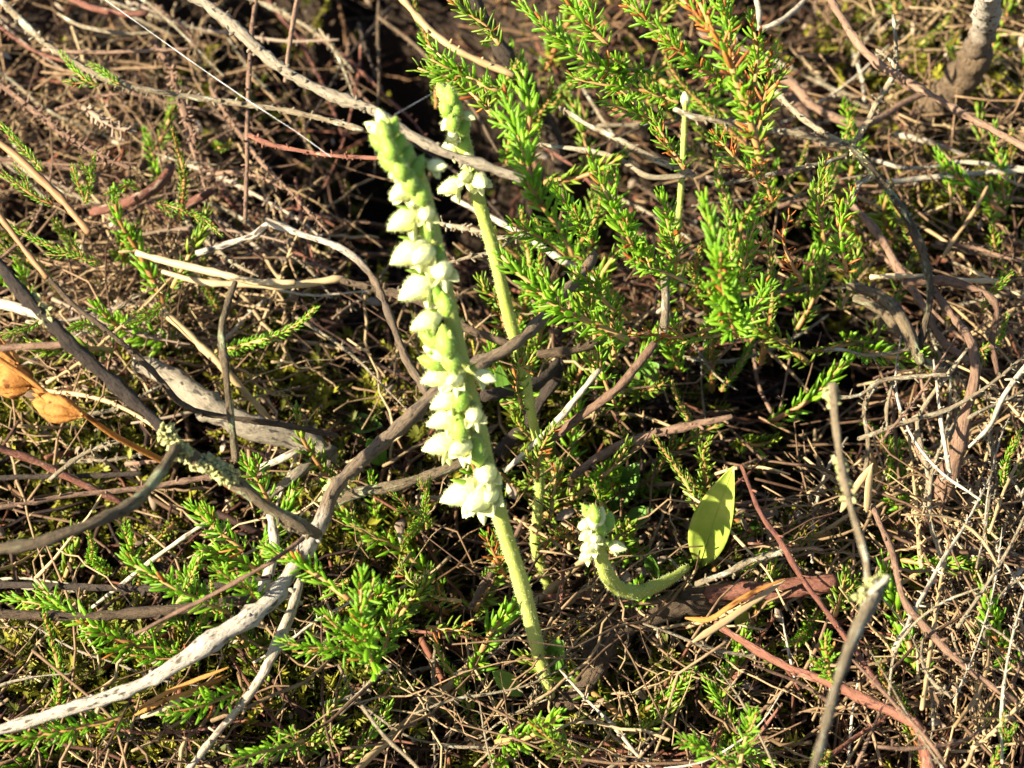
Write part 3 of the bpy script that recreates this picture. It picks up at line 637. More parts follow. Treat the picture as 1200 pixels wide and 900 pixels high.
SPR = [
 # label, path tip -> base, heights, options
 ('tall bright heather sprig just right of the second orchid', '590,97 598,130 610,167 622,205 635,240 654,268 672,300', (74, 72, 64), dict(Lpx=29)),
 ('heather sprig slanting left across the dark branch at top centre', '495,48 512,62 533,80 560,97 583,106', (70, 68), dict(Lpx=24)),
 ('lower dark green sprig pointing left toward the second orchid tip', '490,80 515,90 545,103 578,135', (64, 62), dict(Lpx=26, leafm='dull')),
 ('tufted bright sprig with plump tip in the middle of the right clump', '694,185 705,215 716,238 732,270 748,298 775,318', (66, 60, 50), dict(Lpx=28)),
 ('densest brightest sprig standing closest in the right clump', '826,236 836,275 843,310 850,345 862,392', (74, 70, 54), dict(Lpx=32, per=4, tufts=.5, rpx=4)),
 ('bright sprig with red stem reaching left over the long bent branch', '588,300 605,318 617,328 650,357 677,371 707,384 736,399', (56, 52, 48), dict(Lpx=30, rpx=4.5)),
 ('orange stemmed heather twig end right of the red stemmed sprig', '740,390 770,393 800,395 835,385', (44, 46), dict(Lpx=15, red=.6, per=3)),
 ('large reddening sprig hanging from the top edge right of centre', '785,-14 805,5 830,32 850,60 864,98 880,145 892,192', (80, 78, 66), dict(Lpx=27, red=.5, rpx=5, tufts=.5)),
 ('bright sprig at the top right of the dark branch, pointing up left', '612,8 632,24 655,42 687,72 720,82 760,82', (72, 70, 64), dict(Lpx=25, red=.06)),
 ('dense level sprig under the reddening top sprig', '672,92 700,98 730,103 765,108 795,120', (66, 64), dict(Lpx=22, red=.1, tufts=.5)),
 ('green sprig at the top edge next to the dark dropping branch', '525,-6 545,12 568,30 585,52', (66, 62), dict(Lpx=23, leafm='dull')),
 ('short sprig tuft at the top edge right of the centre', '655,-10 672,10 690,32 712,52', (66, 62), dict(Lpx=24)),
 ('green sprig at the top edge just left of the reddening one', '722,-12 745,8 765,30 790,48', (72, 70), dict(Lpx=24, red=.15, tufts=.5)),
 ('sprig tip at the top edge above the reddening sprig', '842,-14 848,15 852,42 862,75', (76, 72), dict(Lpx=26, red=.15)),
 ('small yellow green tuft above the plump tipped sprig', '763,133 772,150 785,172 802,198', (58, 54), dict(Lpx=16, red=.15, tufts=.4)),
 ('orange and green tuft on the pale twig at upper right', '872,178 882,192 893,205 905,235', (56, 50), dict(Lpx=18, red=.45, tufts=.6)),
 ('upright sprig left of the knobbly lichen fork', '968,188 962,212 958,240 965,268', (54, 48), dict(Lpx=20, leafm='dull', red=.08)),
 ('two tone sprig with bright tips under the lichen fork', '985,240 985,262 986,285 992,318', (54, 46), dict(Lpx=24, red=.22, tufts=.4)),
 ('reddish brown withered sprig between the top sprig and the lichen fork', '925,252 918,280 926,305 940,330', (46, 40), dict(Lpx=17, red=.85, per=3)),
 ('dark green sprig hanging right of the reddening top sprig', '905,72 900,100 893,130 890,165', (66, 62), dict(Lpx=25, leafm='dull', red=.2)),
 ('sprig in the right clump bending left below the densest one', '735,300 755,312 785,322 815,335', (54, 52), dict(Lpx=22, tufts=.5)),
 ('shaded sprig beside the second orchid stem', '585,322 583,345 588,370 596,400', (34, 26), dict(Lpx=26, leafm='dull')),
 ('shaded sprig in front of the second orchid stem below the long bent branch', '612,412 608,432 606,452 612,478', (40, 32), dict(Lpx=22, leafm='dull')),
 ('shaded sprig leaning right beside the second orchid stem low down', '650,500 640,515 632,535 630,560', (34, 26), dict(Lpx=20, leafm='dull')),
 ('small sprig beneath the red stemmed sprig', '703,412 705,435 712,455 722,475', (36, 30), dict(Lpx=20)),
 ('leafy sprig right of the densest sprig at its foot', '905,335 893,350 880,368 868,395', (54, 50), dict(Lpx=24)),
 ('fine leaved sprig below the densest sprig', '800,402 815,398 845,392 880,380', (46, 44), dict(Lpx=19, red=.15)),
 ('bright sprig left of the white branch, middle of the lower left', '146,652 160,663 178,674 202,688 232,702 268,718', (38, 36, 30), dict(Lpx=25)),
 ('long sprig with red stem lying under the white branch', '8,702 40,706 66,711 110,734 150,753 205,764', (22, 26, 22), dict(Lpx=25, rpx=4.5)),
 ('sprig along the bottom left with an orange stem', '-12,870 20,866 45,863 90,853 142,842', (26, 26), dict(Lpx=22, rpx=4, red=.1)),
 ('sprig above the white branch beside the bleached upright stick', '224,593 240,608 258,624 285,645', (34, 30), dict(Lpx=24)),
 ('bright yellow green sprig standing up at lower centre left', '424,675 423,702 424,728 430,758 440,785', (44, 40, 30), dict(Lpx=30, tufts=.5)),
 ('sprig with red stem reaching down right of the white branch', '312,642 335,652 356,664 380,680 408,702', (38, 36), dict(Lpx=25, rpx=4)),
 ('leafy sprig crossing the pale knotted stick at lower left', '330,752 355,757 380,760 405,762 440,750', (34, 32), dict(Lpx=23, tufts=.5)),
 ('sprig at lower left just above the orange needles', '150,768 175,770 200,772 232,768', (24, 22), dict(Lpx=20)),
 ('green sprig right of the orange needles near the bottom', '195,838 215,832 240,826 280,810', (28, 26), dict(Lpx=24)),
 ('sprig at the bottom edge left of the pale stick', '272,893 295,885 320,878 355,868', (28, 24), dict(Lpx=22)),
 ('small fresh sprig between the log and the lichen fork', '286,540 295,552 304,566 316,590', (34, 28), dict(Lpx=25)),
 ('dark sprig at the bottom edge below the orchid base', '628,848 640,862 655,872 680,885', (28, 22), dict(Lpx=22, leafm='dull')),
 ('sprig at the bottom edge left of the blurred twig', '880,832 878,852 872,872 866,905', (34, 28), dict(Lpx=22)),
 ('leafy sprig at the bottom edge right of centre', '800,868 815,872 832,880 855,898', (32, 28), dict(Lpx=24)),
 ('fresh green sprig right of the thick red stem', '968,745 968,760 970,778 975,800', (34, 26), dict(Lpx=20)),
 ('dark green sprig tuft right of the foreground twig knot', '990,672 988,688 984,705 978,722', (26, 20), dict(Lpx=22, leafm='dull')),
 ('upright bright sprig between the plump tipped and the densest sprig', '775,225 780,250 786,275 795,305', (58, 50), dict(Lpx=24, red=.08)),
 ('bushy sprig hidden low behind the densest sprig on its right side', '885,262 878,285 872,310 870,340', (56, 48), dict(Lpx=24, red=.12, tufts=.4)),
 ('leaning sprig just left of the plump tipped one', '648,215 660,235 675,258 695,285', (58, 50), dict(Lpx=24, tufts=.4)),
 ('sprig reaching left under the tall bright sprig', '600,262 618,270 640,282 665,300', (54, 48), dict(Lpx=23)),
 ('sprig between the red stemmed sprig and the white straight stick', '672,318 688,330 702,345 720,365', (52, 46), dict(Lpx=24, tufts=.4)),
 ('bushy sprig below the level dense one in the upper right clump', '705,118 725,125 748,132 775,145', (60, 56), dict(Lpx=22, red=.12, tufts=.4)),
 ('yellowish sprig at the right side of the reddening top sprig', '880,20 885,42 888,65 885,95', (72, 66), dict(Lpx=24, red=.3, tufts=.4)),
 ('sprig at the left side of the reddening top sprig', '780,40 795,58 815,75 845,95', (72, 66), dict(Lpx=24, red=.2, tufts=.5)),
 ('sprig with orange tips below the reddening top sprig', '838,158 850,172 862,185 885,205', (60, 56), dict(Lpx=21, red=.35, tufts=.4)),
 ('bright sprig rising over the white branch near its middle', '255,668 272,680 290,692 315,712', (40, 34), dict(Lpx=24)),
 ('leafy sprig at lower left beside the yellow green upright one', '380,720 395,735 412,748 440,765', (36, 30), dict(Lpx=24, tufts=.4)),
 ('leafy sprig right of the yellow green upright one', '470,705 462,722 455,740 450,765', (34, 28), dict(Lpx=23, tufts=.4)),
 ('small sprig with red tips left of the orchid stem', '570,628 575,640 582,655 592,675', (30, 24), dict(Lpx=20, red=.5)),
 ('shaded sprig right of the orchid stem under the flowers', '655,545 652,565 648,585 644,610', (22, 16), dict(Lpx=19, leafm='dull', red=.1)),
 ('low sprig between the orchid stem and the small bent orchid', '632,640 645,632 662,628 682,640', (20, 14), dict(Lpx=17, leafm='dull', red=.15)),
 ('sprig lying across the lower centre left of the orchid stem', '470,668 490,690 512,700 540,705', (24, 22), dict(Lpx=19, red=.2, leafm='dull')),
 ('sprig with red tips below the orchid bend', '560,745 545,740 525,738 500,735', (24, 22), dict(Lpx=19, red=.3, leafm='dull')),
]
for lb, s_, h_, kw in SPR:
    sprig('heather_sprig', lb, s_, h_, group=SG, **kw)

# feathery ling shoots: tight overlapping scale leaves
def ling(label, s, h, Lpx=9, leafm='erica', **kw):
    return sprig('ling_shoot', label, s, h, Lpx=Lpx, group='feathery ling shoots with tight scale leaves', single=False, per=4, whorl=3.2, tufts=0, rpx=1.8, a0=48, a1=20, side=True, cat='ling shoot', leafm=leafm, **kw)
LG = [
 ('bright feathery shoot standing up above the red bark curve', '110,182 108,200 106,215 100,238', (44, 36)),
 ('small feathery shoot left of the bright upright one at upper left', '85,195 90,212 98,230', (42, 38)),
 ('feathery shoot lying just right of the red bark curve', '258,275 240,258 218,248 185,238', (36, 34)),
 ('feathery shoot curving level above the red bark', '125,226 140,222 152,216 165,222', (38, 34)),
 ('dark feathery shoot at the left edge, upper one', '-8,138 10,155 28,175 50,200', (50, 46)),
 ('dark feathery shoot at the left edge crossing the orange stem', '-10,195 15,212 40,230 62,240', (54, 50)),
 ('blurred feathery shoot slanting under the second orange stem', '10,265 40,280 75,295 120,310', (46, 42)),
 ('feathery shoot on the rough grey twig at upper left', '72,62 85,78 98,92 115,100', (50, 48)),
 ('second feathery shoot on the rough grey twig', '105,75 118,82 130,92 140,98', (50, 49)),
 ('feathery shoot at the left edge above the reddish stub', '5,395 22,388 40,380 55,365', (46, 44)),
 ('feathery shoot above the grey log', '150,380 163,376 178,368 190,358', (32, 28)),
 ('feathery shoot behind the dark slanting branch', '70,395 85,385 102,380 120,390', (36, 30)),
 ('bright feathery shoot below the lowest white flowers', '462,600 478,598 495,605 505,618', (34, 30)),
 ('orange tipped feathery shoot left of the orchid stem', '470,640 478,628 490,618 498,600', (34, 28)),
 ('feathery shoot climbing under the lower flowers', '503,560 500,578 498,595 500,620', (32, 26)),
 ('feathery shoot at the right edge beside the straw', '1185,322 1172,335 1160,345 1150,365', (36, 30)),
 ('feathery shoot low at the right edge', '1180,370 1175,385 1168,400 1150,410', (34, 28)),
 ('feathery shoot at the right edge by the hanging twigs', '1195,505 1185,525 1178,545 1175,570', (34, 26)),
 ('shadowed feathery shoot right of the blurred twig', '1045,515 1045,535 1043,552 1040,575', (22, 16)),
 ('feathery shoot at the bottom right corner', '1190,850 1180,865 1172,880 1160,905', (30, 24)),
]
for lb, s_, h_ in LG: ling(lb, s_, h_)

# ------------------------------------------------------------------ orchids
def hairs(mb, pts, nrmls, L, q, r=0.00003):
    K = len(pts)
    v = np.array(((1, 0, 0), (-.5, .866, 0), (-.5, -.866, 0), (0, 0, 1.0)))
    f3 = np.array(((0, 1, 3), (1, 2, 3), (2, 0, 3)))
    Ms = []
    for nn in nrmls:
        d, s, u = frame(nn + q.standard_normal(3) * .25); l = L * q.uniform(.5, 1.2)
        Ms.append(np.stack((s * r, u * r, d * l), 1))
    mb.inst((v, f3, np.zeros((0, 4), int), np.zeros(4), None), np.array(Ms), np.array(pts), q.uniform(0, 1, K))

def surf_pts(mbx, q, dens):
    v, f3, f4, _, _ = mbx.arrays()
    tri = np.vstack([f3] + ([f4[:, [0, 1, 2]], f4[:, [0, 2, 3]]] if len(f4) else []))
    a, b, c = v[tri[:, 0]], v[tri[:, 1]], v[tri[:, 2]]
    cr = np.cross(b - a, c - a); ar = np.linalg.norm(cr, axis=1) / 2
    n = max(1, int(ar.sum() * 1e6 * dens)); i = q.choice(len(tri), n, p=ar / ar.sum())
    x = q.random((n, 2)); sw = x.sum(1) > 1; x[sw] = 1 - x[sw]
    p = a[i] + (b - a)[i] * x[:, :1] + (c - a)[i] * x[:, 1:]
    return p, cr[i] / (np.linalg.norm(cr[i], axis=1)[:, None] + 1e-15)

def orchid(label, pxs, Ys, r, flowers, buds, seed, group='pale green orchid spikes with white flowers', hd=9.0):
    """pxs base -> tip; Ys: forward distance at base and tip; flowers: (px, py, toward-camera mm, size px)"""
    q = np.random.default_rng(seed)
    p = np.array([[float(x) for x in a.split(',')] for a in pxs.split()])
    if isinstance(Ys, tuple) and Ys[0] == 'h': pts = np.array([P(a, b, z) for (a, b), z in zip(p, hts(p, Ys[1:]))])
    else:
        yy = hts(p, Ys); pts = np.array([PY(a, b, y) for (a, b), y in zip(p, yy)])
    c = spline(pts, .0008); N = len(c)
    root = link('orchid', None, None, c[0]); tag(root, label, 'orchid', group)
    R = 0.84 * np.interp(np.linspace(0, 1, N), np.linspace(0, 1, len(r)), r) * np.array([pxm(x) for x in c])
    mb = MB(); tube(mb, c, R, 12, .035, 0.1, r=q); build('stem', mb, M['stem'], c[0], root)
    hb = MB(); sp, sn = surf_pts(mb, q, hd); hairs(hb, sp, sn, .0003, q)
    cpx = np.array([[600 + FPX * (x[0]) / ((x[1]) * CP - (x[2] - CAM_H) * SP), 450 - FPX * ((x[1]) * SP + (x[2] - CAM_H) * CP) / ((x[1]) * CP - (x[2] - CAM_H) * SP)] for x in c])
    fwd = np.array((0, CP, -SP)); upv = np.array((0, SP, CP))
    for (fx, fy, tow, sz) in flowers:
        i = int(np.argmin(np.abs(cpx[:, 1] - (fy - sz * .28)) + 0.05 * np.abs(cpx[:, 0] - fx))); i = min(i, N - 2)
        m1 = pxm(c[i]); t = nrm(c[i + 1] - c[i - 1])
        dep = c[i][1] * CP - (c[i][2] - CAM_H) * SP - tow * .001
        u = (fx - 600) / FPX; v_ = -(fy - 450) / FPX
        sz = sz * 1.15
        tip = CAM + np.array((u, CP + v_ * SP, -SP + v_ * CP)) * dep          # centre of the hood
        out = nrm((tip - c[i]) - t * np.dot(tip - c[i], t)); S = sz * m1
        base = c[i] + out * R[i] * .6
        ax = nrm(nrm(tip - base) * .8 + out * .35 - t * .25)
        hood0 = tip - ax * S * .42
        fo = build_part = None
        hm = MB(); pod(hm, hood0, ax, S * .92, S * .58, up=t, curve=-.16, tip=.43, n=10, m=12, sharp=.75, tint=q.uniform(0, .6), flat=.85)
        fo = build('flower', hm, M['petal'], hood0, root); allm = [hm]
        om = MB(); mid = (base + hood0) / 2 + t * S * .06
        pc = spline(np.array((base, mid, hood0 + ax * S * .1)), .0005); k = np.linspace(0, 1, len(pc))
        tube(om, pc, S * (.1 + .1 * np.sin(math.pi * k ** .8)), 8, .03, .2, r=q); build('ovary', om, M['stem'], base, fo)
        bm = MB(); blade(bm, base - out * R[i] * .2 - t * S * .03, nrm(out * .75 + t * .55), nrm(t - out * .5), S * q.uniform(.65, .85), S * .3, cup=-.25, curl=-.1, tint=q.uniform(0, .4), shape=.4); build('bract', bm, M['bract'], base, fo)
        sd = nrm(np.cross(ax, t)); dn = nrm(np.cross(sd, ax)); dn = dn if np.dot(dn, t) < 0 else -dn
        for sg in (-1, 1):
            sm = MB(); blade(sm, hood0 + ax * S * .25 + sd * sg * S * .14 + dn * S * .08, nrm(ax * .8 + sd * sg * .45 + dn * .35), nrm(sd * sg * .6 + dn * .8), S * q.uniform(.44, .54), S * .34, cup=-.3, curl=.0, tint=q.uniform(0, .6)); build('sepal', sm, M['petal'], hood0, fo); allm.append(sm)
        lm = MB(); pod(lm, hood0 + ax * S * .35 + dn * S * .1, nrm(ax * .5 + dn * .8), S * .5, S * .26, up=t, curve=.2, tip=.35, n=7, m=8, tint=q.uniform(0, .6)); build('lip', lm, M['petal'], hood0, fo)
        for x in allm + [om]:
            sp, sn = surf_pts(x, q, hd * 1.8); hairs(hb, sp, sn, .00034, q)
    for (fx, fy, tow, sz, ang) in buds:
        i = int(np.argmin(np.hypot(cpx[:, 0] - fx, cpx[:, 1] - fy))); i = min(max(i, 1), N - 2); m1 = pxm(c[i]); S = sz * m1; t = nrm(c[i + 1] - c[i - 1])
        dep = c[i][1] * CP - (c[i][2] - CAM_H) * SP - tow * .001; u = (fx - 600) / FPX; v_ = -(fy - 450) / FPX
        ctr = CAM + np.array((u, CP + v_ * SP, -SP + v_ * CP)) * dep
        a = math.radians(ang); d = nrm(np.array((1., 0, 0)) * math.cos(a) + upv * math.sin(a) - fwd * .15)
        bm = MB(); pod(bm, ctr - d * S * .5, d, S, S * .62, up=fwd, curve=-.1, tip=.42, n=8, m=9, tint=q.uniform(0, .5)); bo = build('bud', bm, M['bract'] if q.random() < .85 else M['petal'], ctr, root)
        lm = MB(); blade(lm, ctr - d * S * .55 - fwd * S * .1, nrm(d + q.standard_normal(3) * .1), -fwd + q.standard_normal(3) * .3, S * .9, S * .4, cup=-.35, curl=q.uniform(-.3, .25), tint=q.uniform(0, .6), shape=.38); build('bract', lm, M['bract'], ctr, bo)
        for x in (bm, lm):
            sp, sn = surf_pts(x, q, hd * 1.4); hairs(hb, sp, sn, .0003, q)
    o = build('hairs', hb, M['hair'], c[0], root, smooth=False); o['kind'] = 'stuff'
    return root, c

orchid('tall pale green orchid spike in the centre crowded with white flowers down its left side',
 '645,815 641,800 634,775 624,735 615,700 606,668 595,635 586,605 577,572 568,535 560,500 551,465 543,432 534,395 525,355 517,318 509,280 501,243 492,210 480,182 466,158 452,140',
 (0.1165, 0.123, 0.132, 0.139), (7, 8.5, 9.5, 10.5, 11, 12, 11, 10.5, 11.5, 12, 12, 12, 12, 11.5, 11.5, 11.5, 11, 11, 11, 10, 8, 5),
 [(472, 200, 1, 36), (474, 224, 1.2, 40), (511, 195, 1.5, 26), (477, 258, 1, 46), (500, 252, 3, 30), (484, 296, .8, 52), (497, 300, 2, 40), (493, 336, .8, 52), (518, 318, 3, 40),
  (502, 377, .8, 40), (515, 442, 1, 40), (533, 447, 3, 30), (524, 470, 1, 38), (522, 492, 1, 40), (556, 488, 4, 30), (520, 521, .6, 44), (541, 526, 3, 36), (567, 442, 1, 28),
  (545, 578, .6, 52), (570, 556, 3, 40), (562, 588, 3, 46), (574, 582, 3, 34)],
 [(448, 139, 0, 26, 115), (439, 150, 0, 26, 150), (460, 150, 2, 28, 70), (450, 154, 3, 30, 105), (445, 168, 1, 30, 140), (466, 170, 2, 30, 60), (456, 174, 4, 32, 110), (474, 184, 2, 34, 60), (456, 190, 2, 32, 140), (468, 196, 4, 34, 110), (488, 198, 2, 34, 65), (480, 212, 4, 34, 100),
  (492, 226, 4, 34, 105), (514, 300, 2, 28, 75), (522, 356, 4, 30, 105),
  (506, 397, 2, 36, 150), (512, 412, 2, 34, 160), (522, 400, 3, 40, 100), (528, 420, 3, 38, 110), (506, 424, 1.5, 34, 165), (540, 465, 3, 34, 80), (538, 500, 3, 36, 100), (500, 268, 2, 30, 100), (512, 345, 2.5, 30, 110), (560, 530, 3, 34, 90)],
 11)
orchid('second orchid behind the spike with a green budded tip and a few open flowers',
 '646,702 641,682 632,658 627,632 630,600 632,560 629,520 620,470 612,425 600,385 590,345 580,300 569,262 560,232 554,208 548,188 541,160 533,135 522,108',
 (0.134, 0.146, 0.158), (7, 7, 7.5, 7, 6.5, 6.5, 6.5, 6.5, 7.5, 8.5, 8.5, 8.5, 8.5, 9.5, 9, 10, 11, 11, 7),
 [(526, 144, .5, 24), (548, 137, 1, 20), (531, 160, 2, 22), (528, 174, .8, 28), (548, 186, 3, 24), (546, 208, 2, 26), (531, 219, .8, 34), (562, 213, 2, 30)],
 [(519, 108, 0, 26, 120), (528, 112, 2, 28, 100), (523, 124, 2, 28, 95), (534, 128, 2, 28, 80), (531, 142, 3, 26, 90), (543, 150, 2, 26, 70), (544, 170, 2, 26, 80)], 12)
orchid('small bent orchid with white flowers rising beside the gnarled root',
 '806,664 790,676 768,687 745,694 724,689 710,670 703,645 699,622 694,603',
 ('h', 20, 22, 26, 34, 42), (4.5, 7, 9.5, 10.5, 10.5, 10, 9, 9, 7),
 [(687, 615, 1, 22), (690, 628, 1.5, 24), (693, 641, 1.2, 26), (698, 632, 3, 20), (722, 641, .5, 22), (688, 652, 1, 20)],
 [(690, 600, 1, 24, 130), (697, 602, 2, 24, 100), (703, 606, 1, 24, 75), (694, 611, 2, 22, 110), (713, 612, .5, 26, 75), (705, 620, 2, 22, 90)], 13)
orchid('faint yellow green orchid stem standing behind the right heather clump',
 '793,300 794,270 797,235 800,190 802,150 803,118', (0.176, 0.184), (4, 4.5, 4, 4, 4, 3), [], [(803, 116, 0, 18, 95)], 14)

# orchid leaves
def leaf(label, base, tip, Wpx, m, face=(0, -.5, .85), cup=.12, curl=.08, shape=.5, group='smooth oval orchid leaves near the ground'):
    a = P(*base); b = P(*tip); L = np.linalg.norm(b - a)
    root = link('orchid_leaf', None, None, a); tag(root, label, 'leaf', group)
    mb = MB(); blade(mb, a, b - a, np.asarray(face, float), L, Wpx * pxm((a + b) / 2), cup, curl, 14, 9, thick=.02, shape=shape)
    build('blade', mb, M[m], a, root)
    vm = MB(); d = nrm(b - a); f = np.asarray(face, float); f = nrm(f - d * np.dot(f, d)); u = np.linspace(0, .97, 14)
    wv = Wpx * pxm((a + b) / 2)
    tube(vm, a + d * (u * L)[:, None] + f * (curl * L * u ** 2 + .02 * wv)[:, None], np.linspace(.025, .006, 14) * wv, 6, .02, .9); build('midrib', vm, M[m], a, root)
LV = [
 ('large bright yellow green leaf standing upright right of the small bent orchid', (819, 664, 14), (852, 560, 33), 48, 'oleaf', (-.35, -.8, .5), .3, -.1),
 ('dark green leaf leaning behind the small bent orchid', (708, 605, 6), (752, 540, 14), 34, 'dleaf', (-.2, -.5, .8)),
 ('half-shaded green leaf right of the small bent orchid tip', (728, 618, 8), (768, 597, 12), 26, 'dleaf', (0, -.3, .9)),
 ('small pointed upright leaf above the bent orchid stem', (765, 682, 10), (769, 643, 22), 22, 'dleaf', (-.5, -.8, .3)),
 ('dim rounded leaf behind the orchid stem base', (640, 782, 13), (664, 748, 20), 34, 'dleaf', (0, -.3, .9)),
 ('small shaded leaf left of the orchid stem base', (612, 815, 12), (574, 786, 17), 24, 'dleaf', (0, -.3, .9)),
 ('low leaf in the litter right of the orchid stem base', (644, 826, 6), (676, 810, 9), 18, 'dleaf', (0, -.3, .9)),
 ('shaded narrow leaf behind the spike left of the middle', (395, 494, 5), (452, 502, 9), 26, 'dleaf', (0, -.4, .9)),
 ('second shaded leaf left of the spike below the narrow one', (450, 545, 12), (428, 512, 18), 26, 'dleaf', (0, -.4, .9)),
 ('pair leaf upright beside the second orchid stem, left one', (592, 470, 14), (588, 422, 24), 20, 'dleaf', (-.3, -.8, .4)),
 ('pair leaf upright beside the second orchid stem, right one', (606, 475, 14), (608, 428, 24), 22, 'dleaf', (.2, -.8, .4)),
 ('pale round leaf in shade below the orange stemmed sprig', (745, 455, 10), (775, 425, 16), 34, 'dleaf', (0, -.4, .9)),
 ('pale green leaf lying under the amber blade', (880, 742, 10), (858, 715, 14), 26, 'oleaf', (0, -.3, .9)),
 ('green leaf in shade right of the bright upright leaf', (882, 645, 6), (884, 605, 12), 24, 'dleaf', (0, -.5, .8)),
 ('light green leaf below the pinkish tan twig', (700, 590, 6), (690, 560, 10), 26, 'dleaf', (0, -.4, .9)),
]
for a in LV: leaf(*a)

# ------------------------------------------------------------------ dry amber seed spike, amber blades, silk
def seed_spike():
    c = spline(px_path('200,545 165,527 130,508 95,483 60,465 28,440 -5,418', (30, 38, 46, 50)), .0008)
    root = link('seed_spike', None, None, c[0]); tag(root, 'dry amber orchid seed spike with papery capsules at the left edge', 'seed head')
    mb = MB(); tube(mb, c, np.linspace(4, 2.5, len(c)) * pxm(c[len(c) // 2]), 7, .06, .2); build('stem', mb, M['amber'], c[0], root)
    for (x0, y0, x1, y1, wd) in ((97, 487, 36, 467, 32), (40, 449, -8, 440, 40), (22, 428, -14, 405, 26)):
        a, b = P(x0, y0, 47), P(x1, y1, 46)
        mb = MB(); pod(mb, a, b - a, np.linalg.norm(b - a), wd * pxm(a), ribs=5, rib=.14, tip=.5, n=14, m=30, tint=rng.uniform(0, .5), sharp=.85, curve=.08)
        mb.v[-1] = mb.v[-1] + np.random.default_rng(int(x0)).normal(0, wd * .022 * pxm(a), mb.v[-1].shape)
        cp = build('capsule', mb, M['amber'], a, root)
        for k in range(3):
            mb = MB(); blade(mb, a + (b - a) * .1 * k, nrm(b - a) + rng.standard_normal(3) * .2, np.array((0, -.5 + .4 * k, .8)), np.linalg.norm(b - a) * (1.0 - .15 * k), wd * .4 * pxm(a), .3, .25, tint=.4 + .2 * k, thick=.03); build('husk', mb, M['amber'], a, cp)
seed_spike()
def dry_blade(label, s, h, Wpx, m='amber', group=None):
    pts = px_path(s, h); c = spline(pts, .001); mb = MB()
    k = np.linspace(0, 1, len(c)); prof = np.clip(np.minimum((k + .04) * 6, (1.03 - k) * 3.5), 0, 1)
    tube(mb, c, Wpx / 2 * pxm(c[0]) * prof + .00004, 8, .03, rng.uniform(0, .5), oval=.35)
    tag(build('dry_blade', mb, M[m], c[0]), label, 'dry leaf', group)
dry_blade('amber dry blade curving over the end of the red root, lower strand', '812,752 850,728 890,700 920,680', (30, 30), 8, 'tan')
dry_blade('amber dry blade curving over the red root, upper strand with hooked tip', '803,724 830,726 850,714 880,695 920,678', (28, 31, 31), 7)
dry_blade('orange dry needle in the bundle below the white branch, top one', '160,832 195,812 230,797 268,782', (26, 28), 5)
dry_blade('orange dry needle in the bundle below the white branch, middle one', '158,838 195,820 225,810 262,790', (26, 27), 5)
dry_blade('paler dry needle at the bottom of the orange bundle', '160,842 190,832 215,817 240,806', (25, 26), 5, 'straw')
dry_blade('thin orange dry needle at the right of the bundle below the white branch', '172,840 205,822 236,808 272,790', (24, 26), 4)
dry_blade('orange brown dry blade slanting left of the blurred twig base', '985,600 1000,575 1023,543', (30, 36), 8, 'tan')
dry_blade('short orange dry blade right of the one by the blurred twig', '1016,600 1018,570 1022,545', (30, 36), 9, 'tan')
dry_blade('tan dry blade hanging in the dark hollow at right', '1033,565 1025,545 1015,515', (16, 22), 7, 'tan')
for lb, s_, h_ in (('long taut spider silk thread at upper left', '118,-4 167,31 233,78 300,124 345,153 388,184', (70, 72, 70)), ('short spider silk thread between the two orchid tips', '463,134 497,115 532,94', (83, 76))):
    c = spline(px_path(s_, h_), .003); mb = MB(); tube(mb, c, .22 * pxm(c[0]), 5, 0.3); tag(build('spider_silk', mb, M['silk'], c[0]), lb, 'silk thread')

# ------------------------------------------------------------------ single dead twigs of the tangle, each with its own description
MARKS = [('the tall white-flowered spike', 530, 400), ('the second orchid', 560, 230), ('the small bent orchid', 700, 640), ('the bright upright leaf', 825, 605), ('the gnarled root', 700, 760),
 ('the orchid stem base', 640, 800), ('the lichen fork', 210, 525), ('the amber seed capsules', 45, 455), ('the stout grey log', 290, 490), ('the white branch', 220, 770), ('the bleached upright stick', 315, 650),
 ('the orange needle bundle', 215, 812), ('the blurred foreground twig', 1010, 690), ('the shaded heather stem', 1110, 560), ('the dark hollow', 1000, 400), ('the densest sprig', 845, 310), ('the reddening top sprig', 840, 60),
 ('the upper right fork', 1000, 170), ('the top right trunk', 1120, 90), ('the red bark curve', 170, 235), ('the rough grey twig', 230, 112), ('the long grey branch', 380, 105), ('the dark dropping branch', 620, 110),
 ('the pale straws', 260, 322), ('the thick red stem', 950, 790), ('the tan dry stalk', 500, 820), ('the right edge straw', 1130, 328), ('the orange brown stem', 50, 215), ('the arching white twig', 330, 270), ('the mauve twig', 700, 475)]
def where(x, y):
    k = min(MARKS, key=lambda a: (a[1] - x) ** 2 + (a[2] - y) ** 2); dx, dy = x - k[1], y - k[2]
    a = math.degrees(math.atan2(-dy, dx)) % 360
    w8 = ['to the right of', 'up and right of', 'above', 'up and left of', 'to the left of', 'down and left of', 'below', 'down and right of'][int((a + 22.5) // 45) % 8]
    return w8 + ' ' + k[0]
NMC = {'pale': 'pale lichen grey', 'pink': 'pinkish brown', 'red': 'reddish', 'bleached': 'bleached', 'brown': 'dark brown', 'tan': 'tan', 'grey': 'grey', 'straw': 'straw yellow', 'dark': 'blackish', 'flakes': 'whitish'}
def lean(a):
    a %= 180
    return 'level' if a < 20 or a > 160 else 'rising right' if a < 65 else 'upright' if a < 115 else 'falling right'
seen = set(); NT = [0]
